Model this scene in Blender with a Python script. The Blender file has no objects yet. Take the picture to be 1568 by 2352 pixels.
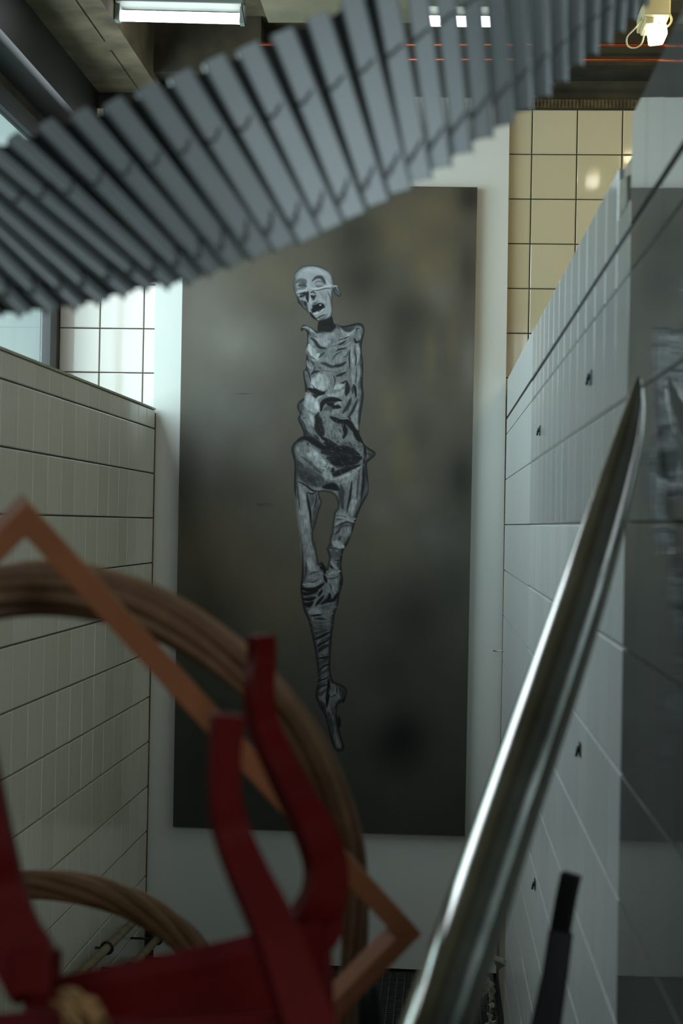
import bpy, math, random
import numpy as np
from mathutils import Vector, Matrix
random.seed(7); rng = np.random.default_rng(7)
S = bpy.context.scene; C = S.collection
PI = math.pi

# ---------------------------------------------------------------- camera
F = 3900.0                                   # focal length in pixels of the 1568 x 2352 frame
CAM = Vector((0, 0, 1.5))
Yc = Vector((234 / F, -32 / F, 1)).normalized()        # world +Y seen in camera axes (right, up, forward)
Zc = Vector((.0185, 1, 0)); Zc = (Zc - Yc * Zc.dot(Yc)).normalized()
Xc = Yc.cross(Zc)
if Xc.x < 0: Xc = -Xc
A = Matrix((Xc, Yc, Zc))                     # rows: world axes written in camera axes
RIGHT = Vector((A[0][0], A[1][0], A[2][0])); UP = Vector((A[0][1], A[1][1], A[2][1])); FWD = Vector((A[0][2], A[1][2], A[2][2]))
cd = bpy.data.cameras.new('camera'); cam = bpy.data.objects.new('camera', cd); C.objects.link(cam)
M = Matrix.Identity(4)
for i in range(3):
    M[i][0] = RIGHT[i]; M[i][1] = UP[i]; M[i][2] = -FWD[i]; M[i][3] = CAM[i]
cam.matrix_world = M
cd.sensor_fit = 'VERTICAL'; cd.sensor_height = 22.2; cd.sensor_width = 14.8
cd.lens = F / 2352 * 22.2
cd.clip_start = .02
cd.dof.use_dof = True; cd.dof.focus_distance = 5.5; cd.dof.aperture_fstop = 4.6
S.camera = cam
S.view_settings.view_transform = 'Standard'; S.view_settings.look = 'None'
S.view_settings.gamma = 1; S.view_settings.use_curve_mapping = False
S.view_settings.exposure = 0.0

# ---------------------------------------------------------------- world and large lights
W = bpy.data.worlds.new('world'); S.world = W; W.use_nodes = True
bg = W.node_tree.nodes['Background']; bg.inputs[0].default_value = (.61, .72, .75, 1); bg.inputs[1].default_value = .9

def area(name, loc, target, sx, sy, col, power):
    l = bpy.data.lights.new(name, 'AREA'); l.shape = 'RECTANGLE'; l.size = sx; l.size_y = sy
    l.color = col; l.energy = power
    o = bpy.data.objects.new(name, l); C.objects.link(o); o.location = loc
    o.rotation_euler = (Vector(target) - Vector(loc)).to_track_quat('-Z', 'Y').to_euler()
    return o
DAY = (.84, .925, 1.0)
area('daylight_side_window', (-1.42, 3.9, 2.2), (0, 3.9, 1.75), 3.1, 1.15, DAY, 68)
for x in (-.45, 1.05): area('rear_fill_light', (x, -1.42, 2.55), (x * .3 - .3, 1.2, 1.6), .95, .8, DAY, 11.5)  # unseen fill lights added behind the camera to brighten the slats

# ---------------------------------------------------------------- helpers
def ray(px, py):
    return (RIGHT * ((px - 784) / F) + UP * ((1176 - py) / F) + FWD)
def U(px, py, Y):
    d = ray(px, py); return CAM + d * (Y / d.y)
def UX(px, py, X):
    d = ray(px, py); return CAM + d * (X / d.x)
def proj(p):
    d = Vector(p) - CAM; z = d.dot(FWD)
    return 784 + F * d.dot(RIGHT) / z, 1176 - F * d.dot(UP) / z

def tag(o, label=None, cat=None, group=None, kind=None):
    if label: o['label'] = label
    if cat: o['category'] = cat
    if group: o['group'] = group
    if kind: o['kind'] = kind
    return o
def thing(name, loc, label, cat, group=None):
    o = bpy.data.objects.new(name, None); o.empty_display_size = .05; C.objects.link(o); o.location = loc
    return tag(o, label, cat, group)
def root_loc(o):
    v = Vector((0, 0, 0))
    while o: v += o.location; o = o.parent
    return v

class MB:
    def __init__(s): s.v = []; s.f = []; s.sm = False
    def add(s, vs, fs):
        n = len(s.v); s.v += [Vector(v) for v in vs]; s.f += [tuple(i + n for i in f) for f in fs]; return s
    def box(s, c, h, ax=None):
        c = Vector(c); ax = ax or (Vector((1, 0, 0)), Vector((0, 1, 0)), Vector((0, 0, 1)))
        vs = [c + ax[0] * h[0] * i + ax[1] * h[1] * j + ax[2] * h[2] * k for i in (-1, 1) for j in (-1, 1) for k in (-1, 1)]
        return s.add(vs, [(0, 1, 3, 2), (4, 6, 7, 5), (0, 4, 5, 1), (2, 3, 7, 6), (0, 2, 6, 4), (1, 5, 7, 3)])
    def b2(s, a, b):
        a = Vector(a); b = Vector(b); return s.box((a + b) / 2, [(b[i] - a[i]) / 2 for i in range(3)])
    def tube(s, pts, rad, n=10, cap=True, flat=None):
        pts = [Vector(p) for p in pts]; m = len(pts)
        if not hasattr(rad, '__len__'): rad = [rad] * m
        t0 = (pts[1] - pts[0]).normalized()
        u = t0.orthogonal().normalized() if flat is None else (flat - t0 * flat.dot(t0)).normalized()
        vs = []
        for i, p in enumerate(pts):
            t = (pts[min(i + 1, m - 1)] - pts[max(i - 1, 0)]).normalized()
            u = (u - t * u.dot(t)).normalized(); w = t.cross(u)
            for k in range(n):
                a = 2 * PI * k / n; vs.append(p + (u * math.cos(a) + w * math.sin(a)) * rad[i])
        fs = [(i * n + k, i * n + (k + 1) % n, (i + 1) * n + (k + 1) % n, (i + 1) * n + k) for i in range(m - 1) for k in range(n)]
        if cap: fs += [tuple(range(n))[::-1], tuple((m - 1) * n + k for k in range(n))]
        s.sm = True
        return s.add(vs, fs)
    def strap(s, pts, wid, thk, nrm):
        """rectangular section swept along pts; wid, thk per point, nrm = facing direction of the broad side"""
        pts = [Vector(p) for p in pts]; m = len(pts)
        if not hasattr(wid, '__len__'): wid = [wid] * m
        if not hasattr(thk, '__len__'): thk = [thk] * m
        vs = []
        for i, p in enumerate(pts):
            t = (pts[min(i + 1, m - 1)] - pts[max(i - 1, 0)]).normalized()
            nn = (nrm - t * nrm.dot(t)).normalized(); w = t.cross(nn)
            for a, b in ((-1, -1), (1, -1), (1, 1), (-1, 1)): vs.append(p + w * a * wid[i] / 2 + nn * b * thk[i] / 2)
        fs = [(i * 4 + k, i * 4 + (k + 1) % 4, (i + 1) * 4 + (k + 1) % 4, (i + 1) * 4 + k) for i in range(m - 1) for k in range(4)]
        fs += [(3, 2, 1, 0), tuple((m - 1) * 4 + k for k in range(4))]
        return s.add(vs, fs)
    def build(s, name, mat, parent=None, bevel=0, smooth=None):
        me = bpy.data.meshes.new(name)
        off = root_loc(parent) if parent else Vector((0, 0, 0))
        if parent is None and s.v:
            lo = [min(v[i] for v in s.v) for i in range(3)]; hi = [max(v[i] for v in s.v) for i in range(3)]
            off = Vector(((lo[0] + hi[0]) / 2, (lo[1] + hi[1]) / 2, lo[2]))
        me.from_pydata([tuple(v - off) for v in s.v], [], s.f); me.update()
        import bmesh
        bm = bmesh.new(); bm.from_mesh(me); bmesh.ops.recalc_face_normals(bm, faces=bm.faces); bm.to_mesh(me); bm.free()
        me.materials.append(mat)
        o = bpy.data.objects.new(name, me); C.objects.link(o)
        if parent: o.parent = parent
        else: o.location = off
        if bevel:
            b = o.modifiers.new('bevel', 'BEVEL'); b.width = bevel; b.segments = 2; b.limit_method = 'ANGLE'
        if (s.sm if smooth is None else smooth):
            for p in me.polygons: p.use_smooth = True
        return o

def spline(pts, n=8):
    """Catmull-Rom through tuples of any length"""
    P = [np.array(p, float) for p in pts]; P = [2 * P[0] - P[1]] + P + [2 * P[-1] - P[-2]]; out = []
    for i in range(1, len(P) - 2):
        for k in range(n):
            t = k / n
            out.append(.5 * (2 * P[i] + (P[i + 1] - P[i - 1]) * t + (2 * P[i - 1] - 5 * P[i] + 4 * P[i + 1] - P[i + 2]) * t * t
                             + (-P[i - 1] + 3 * P[i] - 3 * P[i + 1] + P[i + 2]) * t ** 3))
    out.append(P[-2]); return out

# ---------------------------------------------------------------- materials
def lin(c): c = c / 255; return c / 12.92 if c <= .04045 else ((c + .055) / 1.055) ** 2.4
def rgb(r, g, b): return (lin(r), lin(g), lin(b), 1)
class Mt:
    def __init__(s, name, col=(.5, .5, .5, 1), rough=.5, metal=0, spec=.5):
        s.m = bpy.data.materials.new(name); s.m.use_nodes = True; s.t = s.m.node_tree; s.N = s.t.nodes
        s.b = s.N['Principled BSDF']; s.b.inputs['Base Color'].default_value = col
        s.b.inputs['Roughness'].default_value = rough; s.b.inputs['Metallic'].default_value = metal
        s.b.inputs['Specular IOR Level'].default_value = spec
        s.col = col; s.tc = None
    def coord(s, scale=(1, 1, 1), out='Object'):
        if s.tc is None: s.tc = s.N.new('ShaderNodeTexCoord')
        mp = s.N.new('ShaderNodeMapping'); mp.inputs['Scale'].default_value = scale
        s.t.links.new(s.tc.outputs[out], mp.inputs[0]); return mp.outputs[0]
    def noise(s, scale, detail=4, co=(1, 1, 1), rough=.55):
        n = s.N.new('ShaderNodeTexNoise'); n.inputs['Scale'].default_value = scale; n.inputs['Detail'].default_value = detail
        n.inputs['Roughness'].default_value = rough
        s.t.links.new(s.coord(co), n.inputs['Vector']); return n.outputs['Fac']
    def ramp(s, fac, stops):
        r = s.N.new('ShaderNodeValToRGB'); e = r.color_ramp.elements
        while len(e) < len(stops): e.new(.5)
        for x, (p, c) in zip(e, stops): x.position = p; x.color = c
        s.t.links.new(fac, r.inputs[0]); return r.outputs[0]
    def mix(s, a, b, fac, mode='MIX'):
        m = s.N.new('ShaderNodeMix'); m.data_type = 'RGBA'; m.blend_type = mode
        for k, v in ((0, fac), (6, a), (7, b)):
            if hasattr(v, 'is_linked') or hasattr(v, 'links'): s.t.links.new(v, m.inputs[k])
            else: m.inputs[k].default_value = v
        return m.outputs[2]
    def color(s, sock): s.t.links.new(sock, s.b.inputs['Base Color']); return s
    def bump(s, fac, strength=.3, dist=.002):
        b = s.N.new('ShaderNodeBump'); b.inputs['Strength'].default_value = strength; b.inputs['Distance'].default_value = dist
        s.t.links.new(fac, b.inputs['Height']); s.t.links.new(b.outputs[0], s.b.inputs['Normal']); return s
    def rough(s, sock, lo, hi):
        m = s.N.new('ShaderNodeMapRange'); m.inputs[3].default_value = lo; m.inputs[4].default_value = hi
        s.t.links.new(sock, m.inputs[0]); s.t.links.new(m.outputs[0], s.b.inputs['Roughness']); return s
    def rand(s):
        n = s.N.new('ShaderNodeObjectInfo'); return n.outputs['Random']

def speckled(name, c1, c2, scale, rough=.6, bump=.3, dist=.002, co=(1, 1, 1), detail=5, metal=0, spec=.5):
    m = Mt(name, c1, rough, metal, spec); n = m.noise(scale, detail, co)
    m.color(m.ramp(n, [(.3, c1), (.7, c2)]))
    if bump: m.bump(n, bump, dist)
    return m.m

def tile_mat(name, c1, c2, rough=.09, ior=1.5, streak=.45):
    m = Mt(name, c1, rough, 0, .6)
    base = m.ramp(m.rand(), [(0, c1), (1, c2)])
    st = m.noise(3.0, 3, (40, 40, .8))
    col = m.mix(base, rgb(150, 148, 136), m.ramp(st, [(.55, (0, 0, 0, 1)), (.8, (streak, streak, streak, 1))]))
    m.color(col); m.bump(m.noise(26, 2, (1, 1, .12)), .25, .0006); m.b.inputs['IOR'].default_value = ior
    return m.m
m_tile_l = tile_mat('glazed_tile_left', rgb(204, 199, 182), rgb(214, 209, 195), .16)
m_tile_r = tile_mat('glazed_tile_right', rgb(194, 198, 197), rgb(204, 207, 205), .11, 1.55)
m_tile_rl = tile_mat('glazed_tile_right_worn', rgb(200, 204, 202), rgb(210, 213, 211), .30, 1.5)
m_tile_rn = tile_mat('glazed_tile_right_polished_shaded', rgb(112, 115, 113), rgb(118, 121, 119), .035, 2.4)  # near tiles: shade put into a darker base colour, glaze also made mirror-like
m_tile_b = tile_mat('cream_glazed_tile', rgb(204, 194, 160), rgb(212, 202, 172), .07, streak=.06)
m_tile_bl = tile_mat('pale_glazed_tile', rgb(224, 216, 206), rgb(230, 222, 212), .07, streak=.04)
m_grout = speckled('dark_grout', rgb(44, 42, 34), rgb(70, 66, 54), 60, .9, .3)
m_grout_r = speckled('beige_grout', rgb(150, 142, 124), rgb(176, 168, 150), 60, .9, .3)
m_concrete = speckled('raw_concrete', rgb(52, 47, 34), rgb(124, 114, 88), 4.5, .95, .6, .006, detail=8)
m_concrete_d = speckled('sooty_concrete', rgb(34, 32, 24), rgb(78, 72, 54), 5.5, .95, .7, .006, detail=8)
m_plaster = speckled('painted_ceiling_panel', rgb(140, 136, 112), rgb(162, 156, 130), 6, .9, .3)
m_wallpaint = speckled('dim_wall_plaster', rgb(96, 96, 84), rgb(120, 120, 106), 3, .9, .2)
m_board = speckled('white_board', rgb(214, 218, 212), rgb(220, 223, 217), 2.5, .55, .05)
m_floor = speckled('black_floor', rgb(20, 22, 20), rgb(36, 38, 34), 12, .7, .3)
m_grate = speckled('dark_grating_steel', rgb(56, 62, 58), rgb(82, 88, 82), 30, .5, .2, metal=.3)
m_slat = speckled('grey_steel_slat', rgb(148, 159, 159), rgb(158, 168, 167), 10, .36, .1, .0005, metal=.35)
m_wire = Mt('slat_wire', rgb(96, 100, 100), .35, .6).m
m_red = speckled('red_paint', rgb(80, 5, 3), rgb(98, 8, 6), 14, .62, .15, .0006, spec=.18)
m_wood = speckled('plain_wood', rgb(146, 88, 54), rgb(172, 110, 70), 9, .6, .15, .0006, co=(1, 1, 1), detail=7)
def cane_mat(name, a, b, c):
    m = Mt(name, a, .62); n = m.noise(14, 6, (1, 1, 1), .7); r = m.rand()
    col = m.mix(m.ramp(n, [(.3, a), (.65, b)]), m.ramp(r, [(0, c), (1, b)]), .45); m.color(col); m.bump(n, .5, .001); return m.m
m_cane = cane_mat('dried_cane', rgb(92, 62, 38), rgb(150, 118, 84), rgb(74, 40, 22))
m_cane2 = cane_mat('dried_vine', rgb(84, 62, 38), rgb(140, 104, 66), rgb(96, 50, 28))
m_straw = speckled('straw_twine', rgb(140, 104, 62), rgb(186, 148, 98), 60, .8, .4)
m_black = speckled('black_rubber', rgb(10, 11, 10), rgb(20, 21, 20), 20, .55, .2)
m_dark_metal = speckled('dark_painted_steel', rgb(16, 20, 20), rgb(26, 31, 30), 10, .5, .2)
m_housing = speckled('lamp_housing', rgb(112, 124, 116), rgb(128, 138, 128), 8, .5, .1)
m_housing_y = speckled('cream_lamp_housing', rgb(196, 184, 140), rgb(210, 198, 156), 8, .5, .1)
m_copper = speckled('copper_pipe', rgb(196, 84, 40), rgb(224, 108, 60), 12, .28, .1, metal=.9)
m_pipe = speckled('rusty_cream_pipe', rgb(108, 84, 56), rgb(140, 132, 110), 16, .6, .3)
m_rust = speckled('rusty_edge', rgb(70, 44, 22), rgb(120, 92, 56), 24, .8, .4)
m_stone = speckled('broken_plaster', rgb(110, 108, 96), rgb(170, 168, 154), 40, .9, .6)
def steel():
    m = Mt('polished_steel', rgb(190, 190, 184), .16, 1.0); n = m.noise(9, 4, (1, 1, 1))
    m.rough(n, .10, .26); m.color(m.ramp(n, [(.3, rgb(140, 138, 131)), (.7, rgb(186, 186, 180))])); return m.m
m_steel = steel()
def emit(name, col, s):
    m = bpy.data.materials.new(name); m.use_nodes = True; t = m.node_tree; t.nodes.clear()
    e = t.nodes.new('ShaderNodeEmission'); e.inputs[0].default_value = col; e.inputs[1].default_value = s
    o = t.nodes.new('ShaderNodeOutputMaterial'); t.links.new(e.outputs[0], o.inputs[0]); return m
m_tube = emit('fluorescent_glow', (.90, .92, 1, 1), 9)
m_tube_w = emit('warm_lamp_glow', (1.0, .85, .48, 1), 46)
def glass():
    m = bpy.data.materials.new('window_glass'); m.use_nodes = True; t = m.node_tree; t.nodes.clear()
    a = t.nodes.new('ShaderNodeBsdfTransparent'); a.inputs[0].default_value = (.86, .95, .93, 1)
    g = t.nodes.new('ShaderNodeBsdfGlossy'); g.inputs['Roughness'].default_value = .05
    x = t.nodes.new('ShaderNodeMixShader'); x.inputs[0].default_value = .08
    o = t.nodes.new('ShaderNodeOutputMaterial'); t.links.new(a.outputs[0], x.inputs[1]); t.links.new(g.outputs[0], x.inputs[2]); t.links.new(x.outputs[0], o.inputs[0]); return m
m_glass = glass()

# ---------------------------------------------------------------- the room
YB = 5.707; YE = 5.655                        # back wall, far end of the partitions
XL = -1.315; XR = 2.6; YR = -1.5; ZC = 3.17
def struct(name, mb, mat, parent=None):
    o = mb.build(name, mat, parent); 
    if parent is None: o['kind'] = 'structure'
    return o
fl = struct('floor', MB().b2((XL - .2, YR, -.1), (XR, YB + .2, 0)), m_floor)
ce = struct('ceiling', MB().b2((XL - .2, YR - .1, ZC), (XR + .1, YB + .2, ZC + .1)), m_concrete)
wb = struct('wall_back', MB().b2((XL - .02, YB + .012, 0), (XR, YB + .2, ZC)), m_concrete_d)
struct('wall_right', MB().b2((XR, YR, 0), (XR + .1, YB + .2, ZC)), m_wallpaint)
mr = MB().b2((XL - .2, YR - .1, 0), (XR + .1, YR, 2.1)).b2((XL - .2, YR - .1, 2.98), (XR + .1, YR, ZC))
mr.b2((XL - .2, YR - .1, 2.1), (-1.05, YR, 2.98)).b2((1.65, YR - .1, 2.1), (XR + .1, YR, 2.98))
struct('wall_rear', mr, m_wallpaint)
wl = MB().b2((XL - .02, YR, 0), (XL, YB + .2, 1.5)).b2((XL - .02, YR, 2.76), (XL, YB + .2, ZC)).b2((XL - .02, YR, 1.5), (XL, 1.6, 2.76)).b2((XL - .02, 5.56, 1.5), (XL, YB + .2, 2.76))
struct('wall_left', wl, m_concrete_d)
win = MB()
win.b2((XL - .022, 5.52, 1.5), (XL + .012, 5.61, 2.76)).b2((XL - .022, 1.6, 1.5), (XL + .01, 1.66, 2.76)).b2((XL - .022, 1.6, 1.5), (XL + .01, 5.56, 1.55)).b2((XL - .022, 1.6, 2.70), (XL + .01, 5.56, 2.76))
wf = struct('window_1', win, m_dark_metal)
for y in (2.6, 3.6, 4.6):
    MB().b2((XL - .021, y - .02, 1.55), (XL + .008, y + .02, 2.7)).build('mullion', m_dark_metal, wf)
ys = [1.66, 2.6, 3.6, 4.6, 5.5]
for a, b in zip(ys, ys[1:]):
    MB().b2((XL - .012, a + .015, 1.55), (XL - .007, b - .015, 2.7)).build('pane', m_glass, wf)
rw = MB().b2((-1.05, YR - .06, 2.1), (1.65, YR - .02, 2.15)).b2((-1.05, YR - .06, 2.93), (1.65, YR - .02, 2.98)).b2((-1.05, YR - .06, 2.1), (-1.0, YR - .02, 2.98)).b2((1.6, YR - .06, 2.1), (1.65, YR - .02, 2.98)).b2((.03, YR - .06, 2.1), (.57, YR - .02, 2.98))
struct('added_rear_window', rw, m_dark_metal)  # unseen window added around the fill lights, wide bar shaped to split their highlight

# ceiling beams
bm_ = MB().b2((-1.20, YR, 2.955), (-.985, YB + .01, ZC))
for i in range(7): bm_.b2((-1.06, .4 + .8 * i, 2.951), (-1.055, .4 + .8 * i + .7, 2.956))
struct('trim_1', bm_, m_concrete)
struct('trim_2', MB().b2((XL, YR, 2.80), (-1.20, YB + .01, 3.10)), m_dark_metal)
struct('trim_3', MB().b2((-.985, 5.56, 2.985), (-.63, YB + .01, ZC)), m_concrete_d)
struct('trim_4', MB().b2((-.60, 4.6, 3.13), (.15, 5.50, ZC + .001)), m_plaster)
ledge = MB().b2((.18, YB - .012, 2.903), (XR, YB + .012, 2.932))
for i in range(150): ledge.b2((.19 + i * .012, YB - .016, 2.904), (.196 + i * .012, YB - .010, 2.931))
struct('trim_5', ledge, speckled('ribbed_rendering', rgb(66, 58, 38), rgb(112, 100, 70), 30, .9, .4))
struct('trim_6', MB().b2((.15, 5.52, 3.0), (XR, YB + .012, ZC)), m_concrete_d)

# shared tile mesh: a pressed tile with a small rounded rim, unit size, front towards -Y of its own axes
def tile_mesh(name, w, h, mat, t=.007, r=.0025):
    vs = []; x, z = w / 2, h / 2
    for (ix, y) in ((0, 0), (0, -t + .0015), (r, -t)):
        for sx, sz in ((-1, -1), (1, -1), (1, 1), (-1, 1)): vs.append((sx * (x - ix), y, sz * (z - ix)))
    fs = [(8, 9, 10, 11)]
    for a in (0, 4):
        for k in range(4): fs.append((a + k, a + (k + 1) % 4, a + 4 + (k + 1) % 4, a + 4 + k))
    me = bpy.data.meshes.new(name); me.from_pydata(vs, [], fs); me.update(); me.materials.append(mat); return me
_cache = {}
def put_tile(parent, origin, ax, nrm, w, h, mat, yaw=0, jit=.0016):
    """origin: tile centre on the wall face; ax: horizontal unit vector; nrm: wall normal towards the viewer"""
    key = (round(w, 4), round(h, 4), mat.name)
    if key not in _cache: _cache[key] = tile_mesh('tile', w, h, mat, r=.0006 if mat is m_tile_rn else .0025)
    o = bpy.data.objects.new('tile', _cache[key]); C.objects.link(o); o.parent = parent
    up = Vector((0, 0, 1)); y = -nrm
    x = y.cross(up)
    R = Matrix((x, y, up)).transposed()
    R = R @ Matrix.Rotation(yaw + random.gauss(0, jit), 3, 'Z') @ Matrix.Rotation(random.gauss(0, jit), 3, 'X')
    mm = R.to_4x4(); mm.translation = Vector(origin) - root_loc(parent)
    o.matrix_local = mm
    return o
def tile_bulk(items, mat, parent, name='tile_field'):
    mb = MB()
    for (c, x, n, w, h) in items:
        up = Vector((0, 0, 1)); mb.box(Vector(c) + n * .0035, (w / 2, .0035, h / 2), (x, n, up))
    o = mb.build(name, mat, parent); o['kind'] = 'stuff'; return o
G = .0034                                     # joint width
# back wall tiles (cream on the right, pale on the left)
nb = Vector((0, -1, 0)); xb = Vector((1, 0, 0))
bedb = MB().b2((XL, YB, 0), (XR, YB + .012, 2.903)).build('grout_bed', m_grout, wb)
rows_b = [(2.899 - .15 * (k + 1), 2.899 - .15 * k) for k in range(19)]
bulk = []
for (z0, z1) in rows_b:
    for k in range(16):
        x0, x1 = .272 - .15 + .15 * k, .272 + .15 * k
        c = ((x0 + x1) / 2, YB, (z0 + z1) / 2)
        if z0 > 1.65 and k < 7: put_tile(wb, c, xb, nb, .15 - G, .15 - G, m_tile_b)
        elif z0 > 1.2: bulk.append((c, xb, nb, .15 - G, .15 - G))
    for k in range(3):
        x0, x1 = -1.176 - .139 + (0 if k == 0 else .139 + .15 * (k - 1)), -1.176 + .15 * k
        c = ((x0 + x1) / 2, YB, (z0 + z1) / 2)
        if z0 > 1.65: put_tile(wb, c, xb, nb, x1 - x0 - G, .15 - G, m_tile_bl)
tile_bulk(bulk, m_tile_b, wb)

# partitions
def xl_at(Y): return -.974 + (Y - 5.65) * .0041
def xr_at(Y): return .204 - (Y - 5.65) * .00385
ZL = 1.871
def prism(mb, poly, z0, z1):
    n = len(poly); vs = [(x, y, z0) for x, y in poly] + [(x, y, z1) for x, y in poly]
    fs = [tuple(range(n))[::-1], tuple(range(n, 2 * n))] + [(i, (i + 1) % n, n + (i + 1) % n, n + i) for i in range(n)]
    return mb.add(vs, fs)
y0 = .6
pl = prism(MB(), [(xl_at(y0) - .006, y0), (xl_at(YE) - .006, YE), (xl_at(YE) - .11, YE), (xl_at(y0) - .11, y0)], 0, ZL)
pL = struct('wall_partition_left', pl, m_grout)
MB().b2((xl_at(YE) - .11, YE, 0), (xl_at(YE) + .002, YE + .012, ZL - .01)).build('end_strip', m_rust, pL)
capm = speckled('capping', rgb(150, 146, 128), rgb(176, 172, 154), 20, .5, .2)
prism(MB(), [(xl_at(y0) + .003, y0), (xl_at(YE) + .003, YE), (xl_at(YE) - .11, YE), (xl_at(y0) - .11, y0)], ZL, ZL + .006).build('capping', capm, pL)
def rows_for(top, extra):
    z = .008; out = [(0.0, .008)][:0]
    while z + .15 < 1.81: out.append((z, z + .15)); z += .15
    return out + extra
dl = Vector((.0041, 1, 0)).normalized(); nl = Vector((1, -.0041, 0)).normalized()
rL = rows_for(ZL, [(1.808, ZL)])
bulk = []
for j in range(30):
    yb_, ya_ = YE - .004 - .15 * j, YE - .004 - .15 * (j + 1)
    for (z0, z1) in rL:
        sh = 0
        c = Vector((xl_at((ya_ + yb_) / 2) - .006, (ya_ + yb_) / 2, (z0 + z1) / 2))
        if j < 17: put_tile(pL, c, dl, nl, .15 - .0014, z1 - z0 - .0042, m_tile_l, 0, .003)
        else: bulk.append((c, dl, nl, .1476, z1 - z0 - G))
tile_bulk(bulk, m_tile_l, pL)

YN = 2.10                                      # where the near section of the right partition begins
def rpoly(a, b): return [(xr_at(a) + .006, a), (xr_at(b) + .006, b), (xr_at(b) + .10, b), (xr_at(a) + .10, a)]
pr = prism(prism(MB(), rpoly(YN, YE), 0, 1.962), rpoly(.75, YN), 0, 1.998)
pR = struct('wall_partition_right', pr, m_grout_r)
crack = prism(MB(), [(xr_at(.75) + .0045, .75), (xr_at(YE) + .0045, YE), (xr_at(YE) + .0065, YE), (xr_at(.75) + .0065, .75)], 1.855, 1.868).build('open_joint', m_black, pR)
dr = Vector((-.00385, 1, 0)).normalized(); nr = Vector((-1, -.00385, 0)).normalized()
rR = rows_for(0, [(1.808, 1.858), (1.865, 1.99)])
bulk = []; cols = []
y = YE - .004
while y > .8: cols.append((y - .15, y)); y -= .15
for j, (ya_, yb_) in enumerate(reversed(cols)):
    for r_, (z0, z1) in enumerate(rR):
        if r_ == len(rR) - 1:
            z1 = 1.998 if ya_ < YN - .06 else (1.90 if abs(ya_ - YN) < .09 else 1.966 + .027 * (ya_ - YN) / 3.5)
        c = Vector((xr_at((ya_ + yb_) / 2) + .006, (ya_ + yb_) / 2, (z0 + z1) / 2))
        low = z1 < 1.52
        g = .0004 if ya_ < YN - .06 else .0015
        if low and z1 < .62 and ya_ > 5.0: continue        # broken away at the foot of the far end
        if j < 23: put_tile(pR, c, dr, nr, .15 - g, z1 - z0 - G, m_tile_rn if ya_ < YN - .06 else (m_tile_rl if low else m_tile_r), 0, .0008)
        else: bulk.append((c, dr, nr, .15 - g, z1 - z0 - G))
tile_bulk(bulk, m_tile_rl, pR)
prism(MB(), [(xr_at(YE) - .002, YE), (xr_at(YE) + .10, YE), (xr_at(YE) + .10, YE + .012), (xr_at(YE) - .002, YE + .012)], 0, 1.96).build('end_strip', m_rust, pR)
# broken top corner beside the near section
MB().add([(xr_at(YN), YN + .16, 1.90), (xr_at(YN), YN, 1.90), (xr_at(YN) + .09, YN, 1.90), (xr_at(YN) + .09, YN + .16, 1.90),
          (xr_at(YN), YN + .14, 1.955), (xr_at(YN), YN + .01, 1.935), (xr_at(YN) + .09, YN, 1.99), (xr_at(YN) + .09, YN + .13, 1.955)],
         [(0, 1, 2, 3), (4, 5, 6, 7), (0, 1, 5, 4), (1, 2, 6, 5), (2, 3, 7, 6), (3, 0, 4, 7)]).build('broken_corner', m_stone, pR)

# floor grating
gm = MB()
x = -.965
while x < .19: gm.b2((x, .9, .002), (x + .003, 5.69, .012)); x += .024
y = .9
while y < 5.69: gm.b2((-.97, y, .002), (.195, y + .003, .011)); y += .024
g_ = gm.build('grating', m_grate, fl); g_['kind'] = 'stuff'

# ---------------------------------------------------------------- white board and painting
YBd = 5.672
def quad_slab(name, corners, Yf, thick, mat, parent, bevel=0):
    P = [U(px, py, Yf) for px, py in corners]; n = len(P)
    vs = [tuple(p) for p in P] + [(p.x, p.y + thick, p.z) for p in P]
    fs = [tuple(range(n)), tuple(range(n, 2 * n))[::-1]] + [(i, (i + 1) % n, n + (i + 1) % n, n + i) for i in range(n)]
    return MB().add(vs, fs).build(name, mat, parent, bevel)
board = quad_slab('backing_board', [(364, 212), (1171, 226), (1143, 2236), (352, 2199), (352, 2140), (332, 2136)], YBd, .018, m_board, None, .001)
tag(board, 'tall white board standing against the tiled back wall behind the painting', 'board')
corn = [(423, 421), (1096, 430), (1067, 1920), (397, 1899)]        # painting corners in the photograph
YP = 5.640
pc = [U(a, b, YP) for a, b in corn]
pt = thing('painting', (pc[3] + pc[2]) / 2, 'tall dark canvas painting of a pale shrivelled standing figure on white board', 'painting')

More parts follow.
